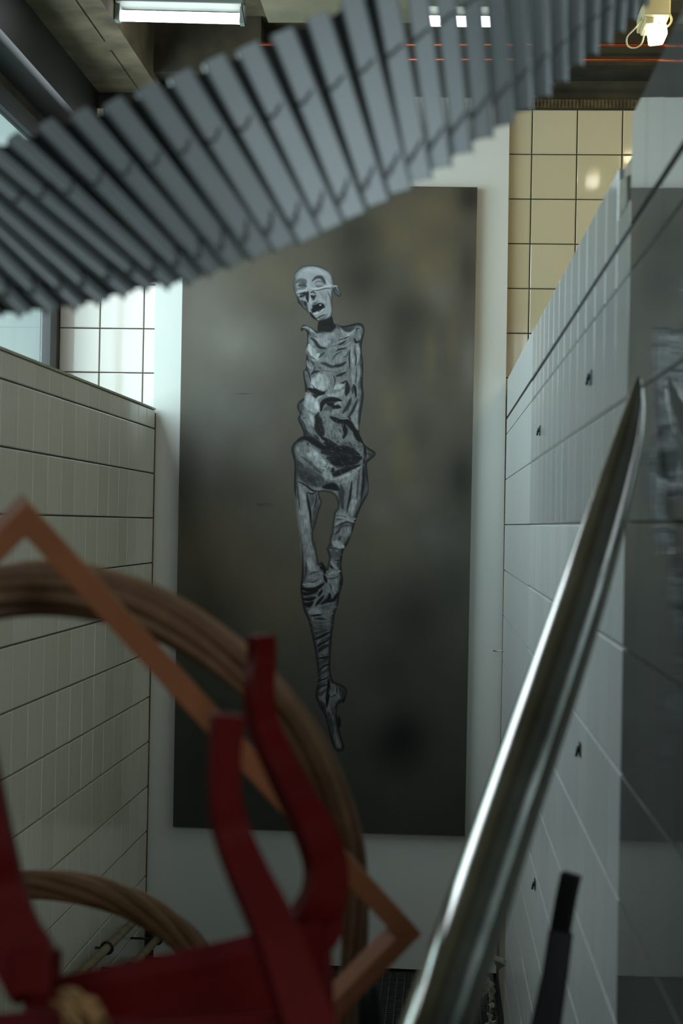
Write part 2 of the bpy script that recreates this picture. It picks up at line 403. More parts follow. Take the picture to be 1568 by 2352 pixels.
def paint_canvas():
    """the picture on the canvas: every colour is painted stroke by stroke in the picture's own plane"""
    def axis(lo, hi, f0, f1, step, coarse):
        a = list(np.linspace(lo, f0, int((f0 - lo) / coarse) + 1)[:-1]) + list(np.linspace(f0, f1, int((f1 - f0) / step) + 1)[:-1]) + list(np.linspace(f1, hi, int((hi - f1) / coarse) + 1))
        return np.array(a)
    sx = (axis(397, 1096, 655, 885, 1.15, 9) - 397) / 699.0
    ty = (axis(421, 1920, 600, 1735, 1.15, 10) - 421) / 1499.0
    Sg, Tg = np.meshgrid(sx, ty)
    def bil(P):
        P = [np.array(p, float) for p in P]
        return [(1 - Tg) * ((1 - Sg) * P[0][i] + Sg * P[1][i]) + Tg * ((1 - Sg) * P[3][i] + Sg * P[2][i]) for i in range(len(P[0]))]
    PX, PY = bil(corn); WX, WY, WZ = bil([tuple(p) for p in pc])
    H, Wd = PX.shape
    # soft value noise
    def vnoise(x, y, seed):
        r = np.random.default_rng(seed).random((64, 64)); xi = np.floor(x).astype(int); yi = np.floor(y).astype(int)
        fx = x - xi; fy = y - yi; fx = fx * fx * (3 - 2 * fx); fy = fy * fy * (3 - 2 * fy)
        g = lambda a, b: r[a % 64, b % 64]
        return (g(yi, xi) * (1 - fx) + g(yi, xi + 1) * fx) * (1 - fy) + (g(yi + 1, xi) * (1 - fx) + g(yi + 1, xi + 1) * fx) * fy
    def fbm(x, y, seed, o=4): return sum(vnoise(x * 2 ** k, y * 2 ** k, seed + k) / 2 ** k for k in range(o)) / sum(1 / 2 ** k for k in range(o))
    t = (PY - 425) / 1490
    base = np.stack([np.interp(t, [0, .25, .6, .85, 1], [88, 90, 82, 66, 60]), np.interp(t, [0, .25, .6, .85, 1], [83, 86, 79, 67, 62]),
                     np.interp(t, [0, .25, .6, .85, 1], [70, 77, 69, 60, 56])], -1)
    col = base * (.93 + .14 * fbm(PX / 130, PY / 160, 3)[..., None])
    def blob(x, y, rx, ry, c, a):
        w = min(a * 1.25, 1) * np.exp(-(((PX - x) / rx) ** 2 + ((PY - y) / ry) ** 2))[..., None]
        col[:] = col * (1 - w) + np.array(c) * w
    L1, L2, D1, D2, BR, BL = (128, 124, 116), (108, 104, 98), (46, 46, 38), (58, 60, 54), (116, 104, 74), (104, 104, 102)
    for b in [(540, 780, 70, 60, L1, .55), (480, 700, 60, 90, L2, .5), (600, 820, 60, 60, L2, .4), (560, 950, 60, 40, BL, .4), (500, 900, 60, 60, L2, .4), (640, 640, 60, 50, BR, .25),
              (470, 1010, 50, 80, BL, .5), (600, 1030, 55, 50, L2, .35), (430, 1100, 40, 90, D2, .6), (540, 1120, 60, 60, D2, .35), (500, 1250, 90, 80, BR, .18),
              (910, 540, 70, 60, BR, .45), (1000, 480, 60, 40, BR, .4), (1080, 450, 30, 40, D1, .9), (820, 540, 60, 60, D1, .55), (830, 640, 55, 60, D1, .6), (980, 620, 30, 60, BR, .5),
              (1010, 680, 35, 50, L1, .4), (940, 730, 60, 60, D1, .45), (1020, 600, 20, 60, BR, .3), (1075, 620, 20, 60, D1, .4), (1080, 830, 22, 70, L1, .5), (990, 820, 14, 70, BR, .35), (920, 800, 30, 90, D1, .35),
              (1040, 780, 14, 80, BR, .3), (900, 930, 30, 60, BR, .3), (960, 1000, 40, 60, D2, .4), (930, 1060, 30, 80, BR, .35), (1060, 1100, 30, 60, D1, .6), (880, 1180, 40, 40, L2, .45), (960, 1140, 40, 30, L2, .3),
              (1000, 1240, 60, 50, BL, .35), (900, 1260, 60, 60, BR, .2), (950, 1420, 70, 80, D1, .6), (1040, 1350, 40, 60, D2, .4), (900, 1540, 60, 60, D1, .45), (920, 1700, 60, 70, (26, 26, 24), .75), (1000, 1520, 50, 60, D2, .3),
              (560, 1330, 90, 70, BR, .15), (470, 1450, 60, 100, D1, .3), (480, 1750, 80, 120, (40, 46, 42), .5), (650, 1400, 60, 80, BR, .2), (870, 1640, 40, 50, BL, .15)]: blob(*b)
    n2 = fbm(PX / 30, PY / 42, 21)[..., None]; col *= (.965 + .07 * n2)
    for x, y, rx, ry in ((600, 1160, 7, 3), (617, 1158, 4, 2), (625, 1163, 3, 2), (600, 1162, 3, 3), (560, 905, 14, 1)): blob(x, y, rx, ry, (40, 40, 38), .6)
    CR = [(620, 580, 5.227), (620, 900, 5.227), (620, 1220, 4.703)]
    def P(c, pts): ox, oy, s = CR[c]; return [(ox + x / s, oy + y / s) for x, y in pts]
    def g3(L):
        L = min(max((L - 92) * 1.22 + 92, 12), 205)
        return np.array((L * .915, L * .945, L * .96))
    def win(x0, x1, y0, y1):
        r0, r1 = np.searchsorted(ty, ((y0 - 12 - 421) / 1499, (y1 + 12 - 421) / 1499)); c0, c1 = np.searchsorted(sx, ((x0 - 38 - 397) / 699, (x1 + 38 - 397) / 699))
        return slice(max(r0, 0), min(r1 + 1, H)), slice(max(c0, 0), min(c1 + 1, Wd))
    def inside(X, Y, poly):
        ins = np.zeros(X.shape, bool); n = len(poly)
        for i in range(n):
            x0, y0 = poly[i]; x1, y1 = poly[(i + 1) % n]
            if y0 == y1: continue
            cnd = ((Y < y0) != (Y < y1)) & (X < (x1 - x0) * (Y - y0) / (y1 - y0) + x0); ins ^= cnd
        return ins
    def edist(X, Y, poly, closed=True):
        d = np.full(X.shape, 1e9); n = len(poly); tt = np.zeros(X.shape)
        for i in range(n if closed else n - 1):
            x0, y0 = poly[i]; x1, y1 = poly[(i + 1) % n]; dx, dy = x1 - x0, y1 - y0; q = max(dx * dx + dy * dy, 1e-9)
            u = np.clip(((X - x0) * dx + (Y - y0) * dy) / q, 0, 1); e = np.hypot(X - x0 - u * dx, Y - y0 - u * dy)
            m = e < d; d[m] = e[m]; tt[m] = ((i + u) / max(n - 1, 1))[m]
        return d, tt
    def poly(pts, L, rim=None, rimw=4, a=1, smooth=4, soft=1.2):
        if smooth: pts = [tuple(p) for p in spline(pts + [pts[0]], smooth)][:-1]
        xs = [p[0] for p in pts]; ys = [p[1] for p in pts]; w = win(min(xs), max(xs), min(ys), max(ys)); X, Y = PX[w], PY[w]
        ins = inside(X, Y, pts); d, _ = edist(X, Y, pts); sd = np.where(ins, d, -d)
        m = (np.clip(sd / soft + .5, 0, 1) * a)[..., None]; c = np.broadcast_to(g3(L), X.shape + (3,))
        if rim is not None: k = np.exp(-(d / rimw) ** 2)[..., None] * .9; c = c * (1 - k) + g3(rim) * k
        col[w] = col[w] * (1 - m) + c * m
        return ins, w
    def stroke(c, pts, wd, L, a=.8, soft=.42, taper=1, sm=4):
        pts = [tuple(p) for p in spline(P(c, pts), sm)] if len(pts) > 1 else P(c, pts) * 2
        wd = wd * 1.28 / CR[c][2]; xs = [p[0] for p in pts]; ys = [p[1] for p in pts]; w = win(min(xs) - wd, max(xs) + wd, min(ys) - wd, max(ys) + wd)
        X, Y = PX[w], PY[w]; d, tt = edist(X, Y, pts, False)
        hw = wd / 2 * ((1 - taper * .75) + taper * .75 * np.sin(np.clip(tt, .02, .98) * PI) ** .7)
        m = (a * np.clip((hw * (1 + soft) - d) / (hw * 2 * soft + .3) , 0, 1))[..., None]
        m = m * m * (3 - 2 * m) if soft > .4 else m
        col[w] = col[w] * (1 - m) + g3(L) * m
    def hatch(c, box, ang, n, ln, wd, Ls, a, seed):
        r = random.Random(seed); x0, y0, x1, y1 = box
        for _ in range(n):
            x = r.uniform(x0, x1); y = r.uniform(y0, y1); q = math.radians(ang + r.gauss(0, 12)); l = ln * r.uniform(.5, 1.3)
            dx, dy = math.cos(q) * l / 2, math.sin(q) * l / 2; k = r.gauss(0, l * .1)
            stroke(c, [(x - dx, y - dy), (x + k * .5, y + k), (x + dx, y + dy)], wd * r.uniform(.6, 1.4), r.choice(Ls), a, .5, 1, 2)
    D = 30
    # ---- silhouettes, back to front
    body = P(0, [(375, 930), (400, 880), (430, 875), (500, 900), (560, 945), (640, 962), (720, 945), (785, 860), (800, 850), (860, 885), (950, 875), (1050, 850), (1120, 868), (1142, 950), (1115, 1070), (1105, 1190), (1125, 1310), (1125, 1440), (1120, 1560), (1130, 1700)]) + \
        P(1, [(1130, 80), (1100, 280), (1078, 480), (1105, 560), (1155, 650), (1278, 740), (1215, 820), (1170, 870), (1180, 1000), (1192, 1200), (1130, 1330), (1075, 1450), (1035, 1560), (1000, 1680), (940, 1830)]) + \
        P(2, [(812, 190), (790, 260), (780, 420), (797, 540), (762, 680), (745, 790), (708, 900), (695, 1000), (680, 1120), (665, 1300), (660, 1500), (690, 1620), (760, 1655), (830, 1700), (838, 1760), (800, 1830), (740, 1880), (730, 2000), (770, 2200), (810, 2352), (700, 2352), (600, 2000), (500, 1800), (530, 1600), (520, 1500), (500, 1340), (470, 1180), (430, 1000), (400, 920), (370, 850), (350, 740), (335, 620), (350, 470), (355, 300), (345, 100)]) + \
        P(1, [(395, 1800), (375, 1700), (350, 1500), (325, 1300), (300, 1200), (298, 1050), (300, 850), (265, 720), (280, 640), (330, 590), (400, 560), (410, 500), (380, 420), (342, 330), (365, 270), (335, 200), (350, 130), (430, 60)]) + \
        P(0, [(430, 1700), (425, 1600), (410, 1500), (408, 1430), (440, 1390), (440, 1290), (455, 1180), (450, 1100), (455, 975), (420, 925), (390, 950)])
    save = col.copy()
    poly(body, 117, 24, 7, 1, 3)
    gap = P(1, [(590, 1205), (650, 1193), (750, 1213), (812, 1270), (832, 1400), (790, 1460), (770, 1600), (760, 1700), (735, 1780), (738, 1870)]) + \
        P(2, [(665, 120), (640, 180), (630, 200), (655, 290), (640, 380), (625, 420), (590, 380), (560, 345), (528, 372), (510, 280), (480, 130)]) + \
        P(1, [(530, 1860), (512, 1700), (555, 1560), (592, 1420), (618, 1330), (590, 1250)])
    poly(P(0, [(590, 820), (640, 790), (740, 760), (775, 850), (800, 890), (740, 945), (640, 958), (580, 940)]), 34, None, a=1)
    poly(P(0, [(770, 430), (800, 440), (840, 470), (860, 515), (835, 532), (790, 500)]), 90, 26, 2)
    poly(P(0, [(283, 400), (285, 330), (300, 265), (345, 205), (410, 165), (510, 153), (610, 170), (690, 210), (745, 270), (770, 340), (778, 388), (818, 395), (812, 425), (770, 440), (757, 520), (758, 640), (755, 720), (740, 775), (690, 805), (620, 820), (580, 830), (530, 795), (470, 730), (400, 660), (345, 600), (318, 520), (298, 460)]), 150, 50, 3.2, 1, 3)
    # ---- head
    for a_ in [([(410, 225), (520, 215), (650, 260)], 62, 168, .6), ([(360, 280), (430, 250), (480, 330)], 60, 160, .5), ([(560, 240), (690, 260), (740, 350)], 60, 160, .5),
               ([(300, 370), (310, 300), (350, 230)], 40, 110, .5), ([(470, 330), (475, 400), (500, 440)], 34, 160, .7),
               ([(320, 370), (350, 345), (420, 345), (440, 375)], 46, 92, .8), ([(350, 400), (400, 390), (440, 410)], 50, 70, .8), ([(330, 440), (390, 430), (430, 430)], 30, 92, .6), ([(370, 375), (400, 370)], 18, 120, .5),
               ([(515, 345), (560, 305), (620, 300), (655, 345), (670, 380)], 34, 66, .85), ([(540, 380), (580, 350), (630, 355), (655, 385)], 20, 100, .7), ([(550, 400), (600, 415), (650, 400)], 18, 70, .7), ([(590, 372), (620, 380)], 22, 150, .6), ([(560, 382), (600, 395), (640, 385)], 10, 90, .6),
               ([(500, 430), (560, 440), (640, 425), (720, 405), (810, 405)], 24, 178, .95), ([(520, 462), (600, 452), (680, 432), (770, 438)], 12, 60, .8), ([(320, 480), (400, 465), (460, 450)], 20, 170, .9), ([(440, 450), (470, 410), (480, 380)], 16, 165, .6),
               ([(335, 500), (390, 490), (440, 470)], 14, 60, .8), ([(365, 535), (400, 515), (450, 485)], 40, 38, .85), ([(370, 520), (410, 505)], 10, 120, .6), ([(345, 560), (400, 550), (440, 530)], 22, 120, .6),
               ([(465, 470), (455, 530), (465, 600)], 32, 30, .85), ([(490, 490), (520, 475), (560, 500)], 18, 60, .8), ([(500, 520), (530, 540), (560, 520)], 34, 34, .9), ([(505, 500), (540, 505), (570, 500)], 10, 120, .7), ([(510, 560), (530, 570), (550, 555)], 14, 40, .7),
               ([(490, 540), (490, 590), (510, 620)], 26, 165, .9), ([(580, 510), (570, 560), (600, 600)], 44, 140, .6), ([(600, 480), (650, 520), (690, 640)], 60, 130, .5), ([(700, 470), (735, 560), (735, 640)], 16, 80, .7), ([(690, 560), (700, 640), (690, 740)], 60, 146, .6), ([(720, 640), (735, 700), (715, 760)], 30, 150, .5),
               ([(380, 580), (420, 620), (460, 700)], 50, 60, .7), ([(430, 590), (440, 640)], 30, 30, .7), ([(370, 600), (400, 640), (430, 670)], 16, 120, .6), ([(340, 590), (360, 615)], 14, 30, .8),
               ([(530, 690), (570, 660), (650, 650)], 88, 6, 1), ([(520, 720), (540, 680)], 50, 6, 1), ([(590, 630), (630, 625), (660, 660)], 40, 6, 1), ([(500, 640), (560, 620), (600, 600), (650, 615), (668, 660)], 12, 130, .8), ([(500, 650), (498, 700), (520, 750), (560, 778)], 14, 120, .85), ([(545, 770), (600, 755), (650, 715), (668, 690)], 16, 140, .9),
               ([(530, 730), (560, 735), (600, 715)], 14, 190, .95), ([(610, 715), (650, 680)], 12, 180, .8), ([(600, 635), (625, 632)], 14, 180, .9), ([(570, 610), (600, 605), (640, 620)], 8, 170, .6), ([(560, 800), (620, 770), (670, 745)], 18, 34, .8), ([(490, 720), (520, 770), (570, 810)], 26, 26, .8), ([(600, 805), (640, 780), (700, 770)], 26, 140, .7), ([(770, 445), (800, 500)], 14, 30, .7), ([(790, 460), (820, 500)], 24, 120, .7),
               ([(620, 850), (700, 880), (760, 850)], 40, 20, .7), ([(640, 890), (700, 910), (740, 890)], 20, 46, .5), ([(770, 800), (790, 850), (840, 900)], 22, 100, .7)]:
        stroke(0, a_[0], a_[1], a_[2], a_[3])
    for a_ in [([(310, 300), (300, 380), (330, 470)], 40, 84, .6), ([(430, 215), (560, 205), (680, 270)], 38, 176, .5), ([(740, 300), (755, 380), (750, 470)], 26, 110, .55), ([(690, 330), (710, 380), (760, 400)], 20, 176, .7), ([(600, 560), (640, 590), (700, 600)], 40, 164, .5),
               ([(690, 470), (680, 560), (690, 640)], 14, 96, .5), ([(610, 480), (640, 520), (650, 560)], 8, 80, .5), ([(340, 520), (360, 590), (420, 680)], 22, 40, .7), ([(700, 740), (650, 790), (600, 800)], 26, 60, .45), ([(400, 190), (350, 240)], 30, 110, .4), ([(480, 175), (520, 200), (570, 195)], 8, 100, .4),
               ([(770, 400), (815, 405), (810, 430), (850, 500)], 10, 150, .8), ([(785, 440), (810, 480), (845, 515)], 34, 84, .8)]:
        stroke(0, *a_)
    hatch(0, (320, 180, 740, 320), 20, 50, 90, 4, (110, 185, 130), .3, 11)
    hatch(0, (560, 460, 740, 760), 100, 40, 70, 4, (90, 180), .3, 12)
    # ---- torso
    for a_ in [([(400, 900), (450, 905), (500, 935), (560, 975)], 34, 150, .8), ([(560, 990), (660, 1010), (760, 980)], 80, 150, .7), ([(560, 1040), (640, 1080), (720, 1080)], 90, 146, .8), ([(480, 1000), (500, 1080), (520, 1180)], 60, 130, .6), ([(700, 1030), (760, 1000), (800, 930)], 50, 130, .6),
               ([(500, 1030), (550, 1070), (600, 1140), (680, 1155)], 34, 46, .85), ([(480, 1120), (500, 1190), (560, 1250), (590, 1230)], 90, 168, .9), ([(460, 1180), (490, 1250), (560, 1290)], 22, 80, .7), ([(600, 1170), (640, 1190), (680, 1175)], 40, 96, .6), ([(590, 1270), (630, 1230), (670, 1200)], 24, 52, .7), ([(600, 1290), (660, 1240), (700, 1200)], 18, 120, .6),
               ([(850, 900), (880, 950), (960, 975), (1040, 930), (1090, 905)], 14, 150, .85), ([(890, 920), (950, 935), (1010, 910)], 44, 60, .8), ([(870, 960), (930, 1000), (1010, 980)], 40, 140, .6), ([(830, 1060), (890, 1040), (960, 1010)], 18, 50, .85), ([(840, 1035), (900, 1020), (980, 990)], 12, 150, .6),
               ([(820, 1110), (870, 1095), (920, 1060)], 20, 44, .85), ([(740, 1110), (820, 1090), (900, 1040)], 26, 150, .6), ([(830, 1145), (920, 1120), (990, 1070)], 24, 150, .7), ([(800, 1190), (850, 1165), (930, 1150)], 18, 44, .85), ([(700, 1180), (760, 1150), (820, 1150)], 30, 140, .5),
               ([(1060, 900), (1095, 940), (1085, 1040)], 50, 130, .7), ([(1040, 960), (1050, 920), (1090, 910)], 14, 44, .8), ([(1020, 1030), (1040, 1080), (1090, 1070)], 26, 34, .8), ([(1110, 940), (1110, 1040)], 16, 60, .5), ([(990, 1100), (980, 1200), (1000, 1300), (990, 1400)], 40, 150, .8), ([(1060, 1100), (1070, 1200), (1050, 1330)], 40, 150, .8),
               ([(1030, 1120), (1025, 1200), (1045, 1290), (1020, 1400)], 14, 50, .85), ([(970, 1160), (960, 1260), (965, 1400)], 18, 40, .8), ([(1020, 1330), (1010, 1450), (1000, 1570)], 44, 140, .8), ([(1080, 1360), (1070, 1450), (1060, 1560)], 36, 130, .8), ([(1045, 1400), (1040, 1500), (1035, 1580)], 14, 50, .8), ([(1100, 1100), (1105, 1240)], 12, 40, .7), ([(1100, 1390), (1105, 1500)], 18, 90, .7),
               ([(930, 1190), (900, 1240), (840, 1290), (770, 1310)], 50, 128, .7), ([(760, 1290), (800, 1230), (870, 1190)], 16, 50, .7), ([(880, 1270), (930, 1240), (950, 1180)], 14, 50, .7), ([(780, 1360), (850, 1360), (920, 1320)], 34, 42, .85), ([(620, 1330), (680, 1345), (760, 1380), (830, 1380)], 34, 46, .75), ([(680, 1270), (740, 1330), (800, 1340)], 40, 130, .6),
               ([(450, 1300), (470, 1370), (500, 1400)], 30, 140, .7), ([(500, 1300), (540, 1370), (520, 1440)], 26, 50, .7), ([(560, 1320), (530, 1390), (500, 1450)], 16, 130, .7), ([(590, 1380), (650, 1410), (760, 1430)], 26, 60, .6), ([(620, 1400), (720, 1410), (820, 1400), (930, 1380)], 34, 125, .7),
               ([(500, 1470), (540, 1440), (600, 1430)], 26, 40, .8), ([(600, 1490), (600, 1560), (640, 1620)], 180, 164, .95), ([(540, 1520), (540, 1590), (600, 1640)], 60, 170, .8), ([(660, 1480), (690, 1560), (660, 1640)], 60, 150, .7), ([(510, 1590), (560, 1650), (640, 1680), (700, 1660)], 16, 50, .8),
               ([(730, 1460), (760, 1560), (720, 1650)], 30, 110, .7), ([(760, 1470), (790, 1540), (770, 1640)], 14, 54, .8), ([(800, 1490), (860, 1470), (920, 1440)], 30, 44, .85), ([(800, 1540), (860, 1520), (920, 1480)], 34, 110, .7), ([(800, 1590), (860, 1580), (930, 1540)], 22, 40, .85), ([(830, 1460), (880, 1430), (930, 1410)], 16, 130, .7),
               ([(780, 1640), (830, 1610), (890, 1600)], 60, 156, .85), ([(700, 1710), (760, 1730), (850, 1700), (900, 1640)], 50, 150, .8), ([(930, 1560), (940, 1640), (920, 1720)], 50, 34, .85), ([(1000, 1610), (1000, 1700)], 26, 60, .8), ([(1050, 1600), (1050, 1690)], 16, 140, .8), ([(1010, 1590), (1030, 1640), (1040, 1740)], 30, 26, .8), ([(1090, 1620), (1095, 1720)], 18, 110, .7),
               ([(430, 1430), (450, 1500), (480, 1580), (480, 1620)], 46, 110, .8), ([(450, 1400), (480, 1470), (500, 1560)], 14, 36, .8), ([(460, 1640), (540, 1670), (600, 1700), (660, 1690)], 56, 22, .95), ([(520, 1710), (560, 1750), (580, 1720)], 36, 26, .9), ([(450, 1700), (480, 1760), (520, 1830)], 90, 150, .85), ([(560, 1790), (600, 1740), (640, 1720)], 22, 150, .7)]:
        stroke(0, a_[0], a_[1], a_[2], a_[3])
    hatch(0, (480, 1000, 1080, 1400), -25, 60, 80, 5, (60, 150, 160, 90), .28, 1)
    hatch(0, (520, 1460, 720, 1660), 75, 30, 70, 5, (170, 130, 175), .35, 2)
    hatch(0, (970, 1100, 1110, 1580), 85, 40, 110, 5, (50, 150, 165, 60), .4, 3)
    # ---- belly and pelvis
    for a_ in [([(370, 150), (390, 190), (370, 220)], 60, 74, .7), ([(470, 60), (500, 150), (540, 230)], 110, 156, .9), ([(430, 170), (500, 200), (600, 260)], 50, 150, .85), ([(540, 120), (600, 60)], 30, 160, .7), ([(520, 300), (520, 360), (540, 410)], 90, 140, .85), ([(380, 280), (400, 340), (440, 420)], 30, 120, .6), ([(400, 330), (440, 310)], 12, 50, .6), ([(370, 320), (420, 400), (460, 520)], 14, 44, .7),
               ([(620, 230), (640, 140), (720, 100), (800, 100), (860, 110)], 50, 12, 1), ([(700, 150), (760, 170), (850, 190)], 60, 14, .95), ([(780, 160), (820, 140), (870, 130)], 30, 140, .9), ([(660, 220), (720, 200), (740, 240)], 50, 80, .8), ([(750, 270), (800, 240), (830, 220)], 50, 130, .8), ([(890, 110), (900, 180), (850, 260)], 22, 110, .8),
               ([(980, 80), (940, 180), (880, 260)], 40, 50, .85), ([(1010, 100), (960, 220), (900, 290)], 16, 120, .7), ([(1060, 90), (1000, 230), (940, 320)], 26, 40, .8), ([(1080, 130), (1040, 250), (990, 350)], 22, 140, .8), ([(1050, 260), (1020, 350), (1060, 450)], 70, 136, .85), ([(950, 300), (980, 340)], 20, 30, .8),
               ([(740, 310), (820, 350), (940, 370), (1000, 440), (1060, 520)], 60, 12, 1), ([(830, 325), (900, 330), (960, 320)], 12, 140, .8), ([(600, 300), (610, 400), (650, 520)], 60, 34, .85), ([(640, 390), (680, 450), (700, 520)], 14, 110, .7), ([(600, 420), (630, 500)], 12, 100, .6), ([(700, 330), (730, 400), (720, 470)], 46, 120, .7), ([(790, 400), (850, 420), (890, 450)], 50, 110, .7), ([(760, 470), (800, 540), (850, 570)], 30, 110, .7), ([(820, 500), (860, 490)], 40, 130, .6),
               ([(900, 400), (910, 480), (890, 560)], 50, 20, .9), ([(960, 470), (980, 550)], 40, 110, .6), ([(1010, 480), (1060, 560), (1110, 620)], 46, 24, .9), ([(430, 470), (480, 540), (560, 600)], 60, 50, .7), ([(400, 560), (470, 570), (560, 620), (660, 680), (740, 660)], 60, 16, .95), ([(540, 520), (600, 600)], 40, 46, .7), ([(660, 560), (720, 620), (800, 640)], 60, 34, .8),
               ([(640, 730), (760, 720), (900, 740), (1050, 790)], 110, 38, .85), ([(760, 860), (860, 850), (1000, 830), (1090, 800)], 110, 30, .9), ([(760, 920), (780, 990), (900, 950), (1080, 890)], 60, 34, .9), ([(900, 620), (960, 650), (1040, 700)], 60, 80, .6),
               ([(330, 660), (350, 710)], 40, 130, .85), ([(400, 620), (430, 640), (420, 680)], 26, 130, .8), ([(450, 610), (470, 650)], 14, 34, .8), ([(500, 690), (560, 790), (640, 880), (740, 900)], 110, 150, .9), ([(460, 750), (500, 770)], 50, 168, .9), ([(690, 920), (700, 990), (740, 1050)], 84, 150, .9), ([(380, 780), (480, 850), (560, 930), (640, 990)], 34, 70, .6), ([(760, 1060), (850, 1040), (960, 990), (1100, 900)], 44, 140, .85), ([(880, 1090), (960, 1050), (1060, 960)], 60, 138, .8),
               ([(340, 850), (400, 950), (520, 1010), (640, 1060)], 120, 66, .7), ([(350, 960), (450, 1050), (560, 1120)], 110, 58, .75), ([(560, 1140), (640, 1110), (700, 1090)], 60, 70, .7), ([(650, 1150), (760, 1140), (830, 1180)], 70, 14, .95), ([(340, 1080), (440, 1130), (520, 1190), (600, 1200)], 18, 24, .85), ([(1140, 640), (1150, 760), (1130, 870)], 30, 30, .8), ([(1170, 740), (1220, 760), (1260, 745)], 40, 60, .7), ([(1120, 720), (1150, 820)], 14, 120, .7), ([(1080, 600), (1120, 650)], 14, 130, .7)]:
        stroke(1, a_[0], a_[1], a_[2], a_[3])
    hatch(1, (340, 860, 640, 1120), 28, 70, 90, 6, (40, 100, 110, 34), .5, 4)
    hatch(1, (760, 600, 1080, 960), 10, 130, 26, 12, (16, 80, 100, 20, 60), .5, 5)
    hatch(1, (560, 380, 900, 640), 70, 50, 60, 8, (20, 100, 30, 120), .4, 6)
    for a_ in [([(590, 260), (560, 340), (580, 460), (640, 560)], 60, 26, .75), ([(660, 620), (780, 690), (940, 690), (1080, 760)], 60, 22, .75), ([(700, 800), (820, 820), (960, 800)], 90, 26, .7), ([(440, 540), (380, 560), (320, 600)], 22, 20, .8),
               ([(500, 60), (560, 140), (590, 230)], 50, 176, .8), ([(470, 260), (520, 330), (530, 420)], 44, 160, .7), ([(700, 380), (760, 430), (800, 520)], 26, 130, .6), ([(840, 420), (880, 500), (850, 560)], 20, 120, .6), ([(940, 420), (1000, 520), (1060, 600)], 14, 96, .6), ([(620, 560), (700, 600)], 20, 20, .8), ([(520, 700), (600, 800), (690, 880)], 44, 172, .7), ([(820, 1040), (960, 1000), (1090, 910)], 20, 166, .7)]:
        stroke(1, *a_)
    hatch(1, (620, 640, 1100, 980), 0, 160, 22, 9, (14, 70, 96, 20, 54, 110), .6, 15)
    hatch(1, (580, 280, 900, 620), 75, 70, 50, 9, (22, 120, 30, 140), .45, 16)
    # ---- thighs
    for a_ in [([(350, 1130), (385, 1300), (410, 1500), (430, 1700), (450, 1880)], 110, 138, .95), ([(400, 1180), (420, 1350), (450, 1600), (480, 1850)], 44, 150, .7), ([(335, 1100), (345, 1250), (370, 1420)], 20, 50, .7), ([(450, 1220), (470, 1340), (490, 1460), (505, 1640)], 26, 30, .9), ([(480, 1220), (520, 1280), (500, 1380)], 50, 90, .8), ([(590, 1280), (570, 1400), (530, 1560), (520, 1640)], 50, 84, .85), ([(560, 1220), (560, 1320), (520, 1430)], 14, 40, .8), ([(450, 1210), (510, 1230), (560, 1210)], 18, 34, .8),
               ([(860, 1130), (870, 1250), (880, 1400)], 70, 60, .8), ([(940, 1120), (920, 1250), (900, 1400)], 34, 110, .7), ([(990, 1080), (970, 1250), (930, 1450)], 24, 34, .85), ([(1040, 1080), (1030, 1250), (990, 1450)], 60, 138, .85), ([(1080, 980), (1060, 1150), (1050, 1300)], 22, 70, .8), ([(1130, 900), (1130, 1100), (1100, 1300)], 36, 40, .85), ([(1160, 1050), (1165, 1180), (1120, 1290)], 40, 84, .7), ([(1000, 1300), (990, 1400), (990, 1490)], 60, 150, .7), ([(1080, 1300), (1060, 1400)], 24, 100, .6),
               ([(800, 1470), (880, 1480), (960, 1530), (1030, 1530)], 44, 132, .9), ([(790, 1510), (870, 1510), (960, 1540), (1020, 1570)], 30, 150, .85), ([(780, 1600), (850, 1570), (900, 1550)], 34, 140, .85), ([(790, 1545), (870, 1530)], 9, 50, .8), ([(800, 1490), (880, 1500), (950, 1525)], 8, 44, .7), ([(780, 1640), (860, 1590), (940, 1570), (1000, 1600)], 14, 34, .9), ([(820, 1640), (880, 1610), (960, 1610)], 36, 70, .7), ([(860, 1720), (920, 1700), (970, 1640)], 90, 128, .8), ([(780, 1720), (830, 1680), (850, 1640)], 22, 50, .8), ([(830, 1800), (850, 1740)], 26, 60, .7), ([(880, 1800), (930, 1740)], 60, 116, .7),
               ([(750, 1810), (820, 1830), (890, 1860)], 62, 156, .95)]:
        stroke(1, a_[0], a_[1], a_[2], a_[3])
    hatch(1, (340, 1130, 480, 1860), 84, 60, 130, 5, (150, 110, 160), .3, 7)
    hatch(1, (850, 1000, 1090, 1440), 100, 50, 120, 6, (50, 140, 110), .35, 8)
